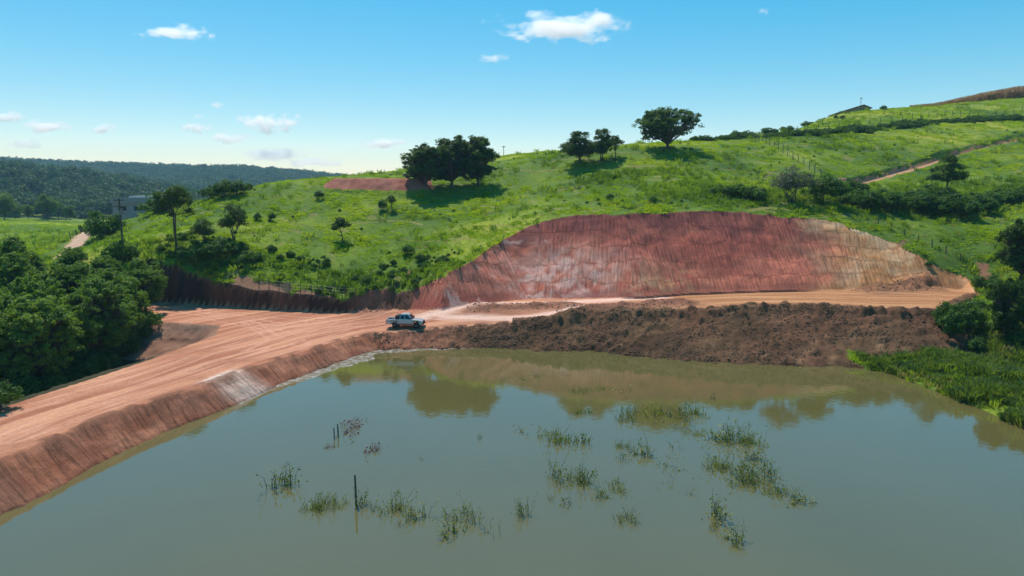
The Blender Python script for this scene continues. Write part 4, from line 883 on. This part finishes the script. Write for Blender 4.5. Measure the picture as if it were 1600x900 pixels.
ponds = [ # kind px py(base) width px height px label
 ('tall', 455, 757, 42, 38, 'pale green feathery weed, leftmost plant in the pond'), ('sparse', 446, 768, 20, 12, None), ('leafy', 487, 797, 34, 28, 'yellow-green weed clump at the left end of the front row'), ('leafy', 512, 792, 30, 24, 'yellow-green weed clump second in the front row'), ('leafy', 530, 792, 28, 26, 'yellow-green weed clump just left of the tall pond post'),
 ('tall', 566, 794, 22, 34, 'upright weed just right of the tall pond post'), ('sparse', 590, 794, 26, 20, None), ('leafy', 615, 800, 44, 30, 'yellow-green weed clump right of the tall pond post'), ('tall', 640, 806, 36, 26, 'brown upright weeds right of the front row'), ('sparse', 627, 818, 22, 16, None),
 ('tall', 703, 830, 34, 30, 'brown tangle of stalks left of the arched weed clump'), ('leafy', 722, 812, 46, 30, 'yellow-topped arched weed clump in the near pond'), ('sparse', 768, 828, 28, 26, None), ('purple', 556, 660, 34, 10, 'purple weed patch, farthest of the purple ones'), ('purple', 556, 673, 32, 11, 'purple weed patch behind the two short posts'),
 ('purple', 517, 699, 14, 7, 'smallest purple weed patch left of the others'), ('purple', 576, 704, 24, 16, 'tallest purple weed tuft nearest the camera'), ('sparse', 546, 691, 16, 6, None), ('sparse', 752, 684, 14, 12, None), ('sparse', 662, 718, 12, 6, None), ('tall', 811, 803, 22, 36, 'upright leafy weed alone near the pond centre'),
 ('leafy', 880, 748, 40, 34, 'left half of the broad olive weed clump in mid pond'), ('leafy', 905, 750, 42, 32, 'right half of the broad olive weed clump in mid pond'), ('leafy', 893, 697, 42, 34, 'olive weed clump with pale tops right of the pond centre'), ('leafy', 860, 680, 32, 18, 'pale green low weeds left of the olive clump'), ('sparse', 825, 672, 40, 12, None),
 ('sparse', 880, 792, 40, 18, None), ('tall', 937, 776, 26, 22, 'small upright weed below the broad olive clump'), ('leafy', 977, 762, 34, 18, 'low weeds right of the broad olive clump'), ('leafy', 972, 810, 30, 22, 'low green weed alone in the near pond'), ('leafy', 978, 699, 22, 22, 'small green tuft beside the brown brush'), ('tall', 1006, 708, 34, 34, 'brown brushy weed in mid pond'),
 ('sparse', 1058, 698, 26, 12, None), ('leafy', 912, 648, 20, 18, 'little weed tuft in the mirrored tree'), ('leafy', 900, 614, 24, 10, 'low far weeds at the edge of the mirrored hill'), ('leafy', 935, 610, 24, 10, 'low far weeds right of their like, left of centre'), ('sparse', 968, 606, 34, 8, None), ('sparse', 820, 590, 36, 10, None), ('sparse', 845, 588, 24, 8, None),
 ('leafy', 975, 658, 26, 24, 'weed tuft at the left end of the far weed bed'), ('leafy', 1010, 650, 44, 26, 'left clump of the far weed bed'), ('leafy', 1055, 652, 44, 24, 'middle clump of the far weed bed'), ('leafy', 1095, 648, 34, 24, 'right clump of the far weed bed'), ('sparse', 1117, 625, 20, 16, None), ('tall', 1112, 685, 44, 22, 'brown and green weeds below the far weed bed'), ('leafy', 1075, 677, 34, 14, 'low pale weeds below the middle of the far bed'),
 ('leafy', 1150, 690, 36, 30, 'left leafy clump above the big green weed mat'), ('leafy', 1180, 692, 38, 32, 'right leafy clump above the big green weed mat'), ('sparse', 1120, 710, 40, 16, None), ('tall', 1180, 722, 30, 24, 'brown stalks at the top of the big green weed mat'), ('leafy', 1150, 735, 52, 30, 'upper left clump of the big green weed mat'), ('leafy', 1185, 742, 54, 30, 'upper right clump of the big green weed mat'), ('leafy', 1165, 757, 52, 24, 'lower left clump of the big green weed mat'),
 ('leafy', 1205, 760, 50, 26, 'lower right clump of the big green weed mat'), ('leafy', 1130, 728, 36, 20, 'leftmost clump of the big green weed mat'), ('tall', 1245, 780, 42, 20, 'dark weed tuft right of the big green weed mat'), ('sparse', 1222, 768, 26, 16, None), ('tall', 1103, 808, 44, 40, 'dark upright stalks in the near right pond'), ('sparse', 1118, 825, 26, 14, None), ('tall', 1153, 845, 36, 36, 'grey-green upright weed nearest the camera on the right'), ('sparse', 1062, 740, 40, 10, None), ('sparse', 1040, 722, 40, 12, None), ('sparse', 975, 722, 36, 16, None), ('sparse', 855, 778, 24, 12, None), ('sparse', 1040, 760, 24, 8, None), ('sparse', 1080, 770, 24, 10, None)]
sp_x = sorted((q[1], q[2]) for q in ponds if q[5] is None)
for i, (kd, px, py, wp_, hp2, lab) in enumerate(ponds):
    sp_ = lab is None
    if sp_: lab = ORD[sp_x.index((px, py))] + ' from the left of the sparse thin weed stalks in the pond'
    p = W(px, py, 0.0); sm, lm = PP[kd][i % len(PP[kd])]; e = empty('pond_weed', (p[0], p[1], 0), random.uniform(0, 6.28)); base = {'tall': (.5, 1.05), 'leafy': (.85, .55), 'sparse': (.55, .62), 'purple': (.5, .34)}[kd]
    sx = m_px(wp_, p) / (2 * base[0]) * 1.12; sz = m_px(hp2, p) / base[1]; e.scale = (sx, sx, sz)
    link('stems', sm, M_STEM, e)['kind'] = 'stuff'; link('leaves', lm, M_PURPLE if kd == 'purple' else M_POND, e)['kind'] = 'stuff'; tag(e, lab, 'water plant', 'thin weeds in the pond' if sp_ else 'weeds in the pond')
def stake(px, pyb, pyt, r, lab):
    p = W(px, pyb, 0.0); h = m_px(pyb - pyt, p); v, f = tube_arrays([(0, 0, -1.5), (.02, 0, h * .5), (.0, .02, h)], [r, r, r * .8], 7); o = link('wooden_stake', poly_mesh('wooden_stake', v, f), M_POST, loc=p); tag(o, lab, 'stake', 'stakes standing in the pond')
stake(556, 788, 737, .07, 'tallest wooden stake standing in the pond'); stake(522, 684, 667, .05, 'shorter of the two stakes by the purple weeds'); stake(528, 681, 661, .06, 'taller of the two stakes by the purple weeds')

# ------------------------------------------------------------------ fences and poles
def fence(pix, spacing, h, label, wires=3, rp=.055):
    ps = np.array([G(*q) for q in pix]); seg = np.linalg.norm(np.diff(ps[:, :2], axis=0), axis=1); s = np.concatenate([[0], np.cumsum(seg)]); n = max(2, int(round(s[-1] / spacing)) + 1)
    sx = np.interp(np.linspace(0, s[-1], n), s, ps[:, 0]); sy = np.interp(np.linspace(0, s[-1], n), s, ps[:, 1]); z = hz(sx, sy); e = empty('fence', (sx[0], sy[0], z[0])); o0 = np.array((sx[0], sy[0], z[0]))
    for i in range(n):
        hh = h * random.uniform(.9, 1.12); v, f = tube_arrays([(0, 0, -.4), (random.uniform(-.04, .04), 0, hh * .5), (random.uniform(-.08, .08), random.uniform(-.08, .08), hh)], [rp, rp * .95, rp * .85], 6)
        link('post', poly_mesh('post', v, f), M_POST, e, (sx[i] - o0[0], sy[i] - o0[1], z[i] - o0[2]))
    for k in range(wires):
        pts_ = np.stack([sx, sy, z + h * (.3 + .3 * k)], 1) - o0; v, f = tube_arrays(pts_, [.006] * n, 3); link('wire', poly_mesh('wire', v, f), M_WIRE, e)
    tag(e, label, 'fence')
fence([(405, 449), (440, 455), (480, 459), (520, 463), (556, 466)], 1.85, 1.5, 'dark wooden post fence along the top of the shaded left bank', rp=.065)
fence([(1176, 217), (1200, 226), (1230, 243), (1255, 258), (1282, 276)], 3.0, 1.9, 'wire fence running downhill from the hedgerow to the grey bush', rp=.085)
fence([(1245, 208), (1345, 196), (1420, 188), (1500, 182), (1600, 174), (1640, 171)], 4.4, 1.9, 'post fence along the upper field behind the hedgerow', rp=.09)
fence([(1372, 352), (1420, 372), (1465, 390), (1500, 408)], 2.4, 1.2, 'short post fence on the slope right of the cutting', rp=.09)
fence([(110, 374), (125, 366), (147, 354)], 4.0, 1.6, 'small post fence beside the valley lane', rp=.10)
def pole(px, pyb, pyt, label, arms, r=.14, d=None):
    p = G(px, pyb) if d is None else D(px, pyb, d)
    if d is not None: p[2] = ground_at(p[0], p[1])
    h = (300 - pyt) * p[1] / F + H - p[2]; e = empty('utility_pole', p); v, f = tube_arrays([(0, 0, -.6), (0, 0, h * .5), (0, 0, h)], [r, r * .85, r * .7], 10); link('pole', poly_mesh('pole', v, f), M_POST, e)
    for k, (dz, w) in enumerate(arms):
        bm = bmesh.new(); bm_box(bm, -w / 2, w / 2, -r - .13, -r * .5, h - dz - .07, h - dz + .07, .01); c = link('crossarm', bm_mesh('crossarm', bm), M_POST, e)
        for q in (-.45, -.15, .15, .45):
            v, f = tube_arrays([(q * w, -r - .06, h - dz + .06), (q * w, -r - .06, h - dz + .17), (q * w, -r - .06, h - dz + .26)], [.03, .06, .035], 6); link('insulator', poly_mesh('insulator', v, f), M_WIRE, c)
    if len(arms) > 1:
        v, f = tube_arrays([(.35, -.2, h - 2.6), (.35, -.2, h - 2.0), (.35, -.2, h - 1.7)], [.26, .26, .24], 10); link('transformer', poly_mesh('transformer', v, f), M_WIRE, e)
    tag(e, label, 'pole')
pole(193, 398, 309, 'dark wooden utility pole with two crossarms beside the wood', [(.35, 1.6), (1.35, 2.4)], .16)
pole(787, 243, 230, 'thin distant pole on the skyline right of the big trees', [(.3, .9)], .10)
pole(1344, 176, 158, 'thin pole beside the farmhouse on the ridge', [(.3, .8)], .09)
pole(143, 362, 326, 'distant slim pole in the valley left of the grey building', [(.4, 1.2)], .13)

# ------------------------------------------------------------------ buildings
M_WALLG = plain('grey_render', (.30, .27, .28), .9, var=.2, scale=1.5); M_DARK = plain('dark_opening', (.025, .025, .03), .4); M_CONC = plain('pale_concrete', (.55, .54, .52), .85); M_TILE = plain('old_roof_tile', (.20, .10, .075), .9, var=.35, scale=3); M_WHITE = plain('white_wall', (.75, .74, .72), .8)
def boxpart(name, b, mat, parent, bevel=.02):
    bm = bmesh.new(); bm_box(bm, *b, bevel); return link(name, bm_mesh(name, bm), mat, parent)
bx, by = D(237, 300, 190)[:2]; bz = min(ground_at(bx, by), 13.0); tz = 20 - (308 - 300) * 190 / F
bh = tz - bz; b = empty('farm_building', (bx, by, bz), R(14))
boxpart('wall', (-8.6, 8.6, -5, 5, -1.5, bh - 1.5), M_WALLG, b); rf = boxpart('roof_slab', (-9.0, 9.0, -5.4, 5.4, bh - 1.497, bh - .9), M_WALLG, b); boxpart('parapet', (-8.9, 8.9, -5.3, -5.0, bh - .897, bh - .1), M_WALLG, b); boxpart('roof_sheet', (-4.6, 5.4, -4.6, 4.6, bh - .893, bh + .35), M_CONC, b)
boxpart('water_tank', (3.6, 5.8, -2.0, 0.5, bh + .353, bh + 1.9), M_CONC, rf)
for x0 in (-7.2, -3.4, .4, 4.2):
    wdw = boxpart('window', (x0, x0 + 1.9, -5.06, -4.9, bh - 3.6, bh - 2.3), M_DARK, b); boxpart('sill', (x0 - .1, x0 + 2.0, -5.16, -5.063, bh - 3.75, bh - 3.605), M_CONC, wdw)
boxpart('door', (-8.0, -6.6, -5.05, -4.9, -.5, 1.9), M_DARK, b)
tag(b, 'grey flat-roofed building with a pale rooftop tank behind the left slope', 'building')
c = crest(1316); hd = c[1] + 7; hx = (1318 - 800) / F * hd; rz_ = H + (300 - 170.5) * hd / F; gz = ground_at(hx, hd); hgt_ = rz_ - gz
b = empty('farmhouse', (hx, hd, gz), R(-8)); wall_h = max(hgt_ - 3.0, .6)
def roof_slab(name, pf, y0, y1, mat, par):
    bm = bmesh.new(); bm_prism(bm, pf, y0, y1); return link(name, bm_mesh(name, bm), mat, par)
el_ = H + (300 - 182) * hd / F - gz; er_ = H + (300 - 175) * hd / F - gz; wall_h = el_
M_ADOBE = plain('ochre_wall', (.36, .26, .17), .9)
roof_slab('wall', [(-6.4, -2.5), (-6.4, el_ - .1), (2.4, hgt_ - .35), (4.8, er_ - .25), (4.8, -2.5)], -4, 4, M_ADOBE, b)
roof_slab('roof', [(-7.2, el_ - .35), (2.4, hgt_ - .2), (5.4, er_ - .35), (5.4, er_ - .15), (2.4, hgt_), (-7.2, el_ - .15)], -4.6, 4.6, M_TILE, b)
boxpart('window', (-3, -1.6, -4.05, -3.9, .1, max(.4, wall_h - .6)), M_DARK, b)
tag(b, 'farmhouse with a low brown tiled roof on the right ridge', 'house')
fx, fy = D(78, 264, 1330)[:2]; fz = ground_at(fx, fy); fh = H + (300 - 262) * fy / F - fz
b = empty('farm_shed', (fx, fy, fz), R(6)); boxpart('wall', (-16, 16, -6, 6, -1, max(fh - 3, 3)), M_WHITE, b); q = max(fh - 3, 3)
roof_slab('roof', [(-17, q + .02), (0, q + 3.4), (17, q + .02)], -7, 7, M_CONC, b); boxpart('door', (-3, 3, -6.1, -5.9, -.5, 2.6), M_DARK, b)
tag(b, 'long white shed in a clearing on the distant hill', 'building')

# ------------------------------------------------------------------ pickups
def arch(cx, cz, r, n=9): return [(cx + r * math.cos(a), cz + r * math.sin(a)) for a in np.linspace(0, math.pi, n)]
M_GLASS = plain('tinted_glass', (.015, .018, .022), .06, var=.05, spec=.6); M_TYRE = plain('tyre_rubber', (.02, .019, .018), .9); M_RIM = plain('wheel_rim', (.07, .07, .075), .5, .5); M_BLACK = plain('black_plastic', (.022, .022, .024), .6); M_LAMP = plain('lamp_lens', (.7, .72, .75), .1, spec=.6); M_RED = plain('red_lens', (.35, .02, .02), .3); M_STRIPE = plain('red_dust', (.34, .10, .07), .8, var=.3)
def pickup(loc, rz, paint, dust, label, pitch=0.0):
    e = empty('pickup_truck', loc, rz); e.rotation_euler = (0, pitch, rz); e.scale = (.93, .95, 1.04)
    bm = bmesh.new()
    prof = [(-2.62, .60), (-2.64, .78), (-.74, .78), (-.74, 1.14), (1.10, 1.14), (1.9, 1.09), (2.42, .99), (2.62, .84), (2.66, .52), (2.27, .46)] + [(x_, z_) for x_, z_ in arch(1.72, .44, .52)] + [(1.19, .43), (-.85, .43)] + [(x_, z_) for x_, z_ in arch(-1.38, .44, .52)] + [(-1.92, .47)]
    bm_prism(bm, prof, -.9, .9, .03)
    bm_box(bm, -2.63, -.745, -.897, -.81, .775, 1.15, .02); bm_box(bm, -2.63, -.745, .81, .897, .775, 1.15, .02); bm_box(bm, -2.65, -2.56, -.80, .80, .775, 1.15, .02)
    link('body', bm_mesh('body', bm), paint, e)
    def cabv(x_, z_, s): yy = .84 - .20 * (z_ - 1.14) / .66; return (x_, s * yy, z_)
    cp_ = [(-.72, 1.13), (-.62, 1.68), (-.45, 1.79), (.42, 1.80), (.66, 1.73), (1.22, 1.13)]
    bm = bmesh.new(); A = [bm.verts.new(cabv(*q, -1)) for q in cp_]; B = [bm.verts.new(cabv(*q, 1)) for q in cp_]; bm.faces.new(A); bm.faces.new(B[::-1])
    for i in range(6): bm.faces.new((A[i], B[i], B[(i + 1) % 6], A[(i + 1) % 6]))
    bmesh.ops.recalc_face_normals(bm, faces=bm.faces[:]); bmesh.ops.bevel(bm, geom=bm.edges[:], offset=.035, segments=2, affect='EDGES')
    cab = link('cab', bm_mesh('cab', bm), paint, e)
    def pane(name, quad, off):
        bm = bmesh.new(); vs = [bm.verts.new(q) for q in quad]; f_ = bm.faces.new(vs); r_ = bmesh.ops.extrude_face_region(bm, geom=[f_]); bmesh.ops.translate(bm, vec=off, verts=[v for v in r_['geom'] if isinstance(v, bmesh.types.BMVert)]); bmesh.ops.recalc_face_normals(bm, faces=bm.faces[:]); return link(name, bm_mesh(name, bm), M_GLASS, cab)
    for s in (-1, 1):
        for pf in ([(-.60, 1.20), (-.53, 1.66), (.05, 1.70), (.05, 1.20)], [(.12, 1.20), (.12, 1.70), (.50, 1.69), (.98, 1.20)]): pane('side_window', [cabv(*q, s) for q in pf], (0, s * .012, 0))
    pane('windshield', [(.70, -.60, 1.67), (.70, .60, 1.67), (1.15, .72, 1.19), (1.15, -.72, 1.19)], (.03, 0, .025)); pane('rear_window', [(-.64, -.55, 1.62), (-.64, .55, 1.62), (-.71, .62, 1.26), (-.71, -.62, 1.26)], (-.025, 0, 0))
    for x_ in (1.72, -1.38):
        for s in (-1, 1):
            w = empty('wheel', (x_, s * .80, .40)); w.parent = e
            bm = bmesh.new(); bmesh.ops.create_cone(bm, cap_ends=True, segments=20, radius1=.40, radius2=.40, depth=.26, matrix=Matrix.Rotation(R(90), 4, 'X')); bmesh.ops.bevel(bm, geom=[q for q in bm.edges if abs(q.verts[0].co.y - q.verts[1].co.y) < 1e-5], offset=.04, segments=2, affect='EDGES'); link('tyre', bm_mesh('tyre', bm), M_TYRE, w)
            bm = bmesh.new(); bmesh.ops.create_cone(bm, cap_ends=True, segments=16, radius1=.22, radius2=.18, depth=.27, matrix=Matrix.Rotation(R(90 * s), 4, 'X')); link('rim', bm_mesh('rim', bm), M_RIM, w)
    for s in (-1, 1):
        boxpart('headlight', (2.42, 2.645, s * .70 - .14, s * .70 + .14, .80, .95), M_LAMP, e); boxpart('taillight', (-2.68, -2.60, s * .80 - .08, s * .80 + .08, .80, 1.08), M_RED, e); boxpart('mirror', (.92, 1.08, s * 1.0 - .10, s * 1.0 + .10, 1.20, 1.38), M_BLACK, e); boxpart('side_step', (-.80, 1.15, s * .93 - .07, s * .93 + .07, .34, .41), M_BLACK, e); boxpart('sill_trim', (-.82, 1.18, s * .905 - .008, s * .905 + .008, .44, .62), dust, e, .004)
        boxpart('fender_flare', (-1.9, -.86, s * .905 - .02, s * .905 + .02, .88, .96), M_BLACK, e); boxpart('fender_flare', (1.2, 2.24, s * .905 - .02, s * .905 + .02, .88, .96), M_BLACK, e)
    boxpart('front_bumper', (2.50, 2.74, -.86, .86, .46, .68), M_BLACK, e); boxpart('rear_bumper', (-2.78, -2.645, -.82, .82, .48, .62), M_BLACK, e); boxpart('grille', (2.60, 2.70, -.52, .52, .70, .93), M_BLACK, e); boxpart('bed_liner', (-2.55, -.75, -.805, .805, .775, .80), M_BLACK, e); boxpart('headboard', (-1.32, -.78, -.78, .78, .80, 1.62), M_BLACK, e)
    tag(e, label, 'pickup truck'); return e
M_SILVER = plain('silver_paint', (.50, .495, .50), .32, .35, var=.06, coat=.4); M_NAVY = plain('dark_blue_paint', (.05, .06, .10), .35, .2, var=.08, coat=.3)
p = G(634, 511); pickup((p[0], p[1], p[2] + .0), R(-5), M_SILVER, M_STRIPE, 'silver pickup truck with black bed rack parked on the dirt road')
p = D(648, 279, 155); p[2] = ground_at(p[0], p[1]); pickup(tuple(p), R(184), M_NAVY, M_BLACK, 'dark pickup truck parked on the red platform under the trees')

# pale scum along the far waterline
L0 = []
for px in np.linspace(372, 742, 60):
    for py in np.arange(640, 520, -.4):
        q = W(px, py, 0.0)
        if hz(q[0], q[1]) > .0: break
    L0.append(q)
L0 = np.array(L0); L0[1:-1] = (L0[:-2] + L0[1:-1] + L0[2:]) / 3
fv = []; fsteps = 140; Lp = np.array(L0)[:, :2]; sL = np.concatenate([[0], np.cumsum(np.linalg.norm(np.diff(Lp, axis=0), axis=1))])
for i in range(fsteps + 1):
    s_ = sL[-1] * i / fsteps; x_, y_ = np.interp(s_, sL, Lp[:, 0]), np.interp(s_, sL, Lp[:, 1]); x2, y2 = np.interp(min(s_ + .5, sL[-1]), sL, Lp[:, 0]), np.interp(min(s_ + .5, sL[-1]), sL, Lp[:, 1]); t_ = np.array((x2 - x_, y2 - y_)); t_ = t_ / (np.linalg.norm(t_) + 1e-6); nrm_ = np.array((t_[1], -t_[0])); fr = math.sin(math.pi * min(1, max(0, i / fsteps)))
    w_ = (.25 + 2.2 * fr ** 2) * (1 + .5 * float(fbm(np.array([s_ / 2.5]), np.array([3.3]), 306, 3)[0]))
    for k in range(4): q = np.array((x_, y_)) - nrm_ * .5 + nrm_ * (.5 + w_) * k / 3; fv.append((q[0], q[1], .005))
fq = [(i * 4 + k, i * 4 + k + 1, i * 4 + k + 5, i * 4 + k + 4) for i in range(fsteps) for k in range(3)]
def foam_mat():
    m, n, l, out = new_mat('silt_scum'); geo = n.new('ShaderNodeNewGeometry'); k = noise(n, l, geo.outputs['Position'], 1.4, 6, .65); a = ramp(n, l, k, [(.38, (0,) * 3), (.70, (.75,) * 3)])
    b = n.new('ShaderNodeBsdfPrincipled'); b.inputs['Base Color'].default_value = (.52, .47, .42, 1); b.inputs['Roughness'].default_value = .35; l.new(a, b.inputs['Alpha']); l.new(b.outputs[0], out.inputs['Surface']); return m
o = link('silt_scum', np_mesh('silt_scum', fv, fq), foam_mat()); tag(o, 'pale scum drifted along the far waterline', kind='stuff')

# ------------------------------------------------------------------ haze and clouds
bm = bmesh.new(); bm_box(bm, -2480, 2480, -420, 2480, -12, 112); hzm, n, l, out = new_mat('haze'); pv = n.new('ShaderNodeVolumePrincipled'); pv.inputs['Color'].default_value = (.36, .66, 1.0, 1); pv.inputs['Density'].default_value = .00014; pv.inputs['Absorption Color'].default_value = (1, 1, 1, 1); pv.inputs['Anisotropy'].default_value = .2; l.new(pv.outputs[0], out.inputs['Volume'])
o = link('haze', bm_mesh('haze', bm), hzm); tag(o, 'thin bluish haze in the air', kind='stuff')
def cloud_material():
    m, n, l, out = new_mat('cloud'); tc = n.new('ShaderNodeTexCoord'); oi = n.new('ShaderNodeObjectInfo')
    ns = n.new('ShaderNodeTexNoise'); ns.noise_dimensions = '4D'; ns.inputs['Scale'].default_value = 1.7; ns.inputs['Detail'].default_value = 6; ns.inputs['Roughness'].default_value = .62
    mp = n.new('ShaderNodeMapping'); mp.inputs['Scale'].default_value = (1.7, 1.0, .75); l.new(tc.outputs['Object'], mp.inputs[0]); l.new(mp.outputs[0], ns.inputs['Vector']); l.new(math_n(n, l, 'MULTIPLY', oi.outputs['Random'], 40), ns.inputs['W'])
    ln = n.new('ShaderNodeVectorMath'); ln.operation = 'LENGTH'; l.new(tc.outputs['Object'], ln.inputs[0])
    d = math_n(n, l, 'SUBTRACT', math_n(n, l, 'ADD', math_n(n, l, 'MULTIPLY', ns.outputs['Fac'], 2.2), -.62), math_n(n, l, 'MULTIPLY', ln.outputs['Value'], .95))
    d = math_n(n, l, 'MULTIPLY', math_n(n, l, 'MAXIMUM', d, 0.0), attr_obj(n, 'thick'))
    pv = n.new('ShaderNodeVolumePrincipled'); pv.inputs['Color'].default_value = (1, 1, 1, 1); pv.inputs['Anisotropy'].default_value = .55; l.new(d, pv.inputs['Density']); l.new(pv.outputs[0], out.inputs['Volume']); return m
def attr_obj(n, name):
    x = n.new('ShaderNodeAttribute'); x.attribute_type = 'OBJECT'; x.attribute_name = name; return x.outputs['Fac']
M_CLOUD = cloud_material(); bm = bmesh.new(); bmesh.ops.create_icosphere(bm, subdivisions=3, radius=1.0); CM = bm_mesh('cloud', bm); CM.materials.append(M_CLOUD)
clouds = [(885, 42, 190, 36, .10, 'largest white cloud high in the middle of the sky'), (272, 51, 88, 20, .08, 'thin flat cloud high on the left'), (331, 57, 18, 12, .08, 'tiny puff right of the high left cloud'), (423, 190, 84, 26, .09, 'bright rounded cloud left of centre above the hills'), (70, 198, 76, 16, .07, 'flat cloud low near the left edge'), (12, 183, 44, 15, .07, 'cloud cut by the left frame edge'),
          (163, 202, 42, 14, .07, 'small cloud right of the flat left-edge cloud'), (38, 226, 46, 12, .06, 'lowest small cloud at the far left'), (307, 201, 44, 14, .06, 'small faint cloud left of the bright rounded cloud'), (362, 215, 66, 15, .06, 'flat cloud just below the bright rounded cloud'), (597, 224, 86, 14, .07, 'flat cloud left of the big dark trees'), (425, 241, 110, 18, .022, 'long low cloud over the far ridge'),
          (490, 254, 80, 12, .04, 'faint tail of the long low cloud'), (337, 165, 26, 9, .06, 'small wisp above the flat clouds'), (1193, 18, 20, 10, .06, 'single tiny cloud high on the right'), (310, 182, 18, 7, .05, 'tiny wisp above the small faint cloud'), (770, 92, 50, 12, .025, 'very faint wisp below the largest cloud')]
for px, py, w_, h_, dn_, lab in clouds:
    dist = 5600.0; p = D(px, py, dist); o = link('cloud', CM, None, None, p); o.scale = (w_ * dist / F * .85, w_ * dist / F * .5, h_ * dist / F * (.8 if py < 70 else 1.0)); o['thick'] = dn_ * (.6 if py < 70 else 1.1); tag(o, lab, 'cloud', 'small white clouds')
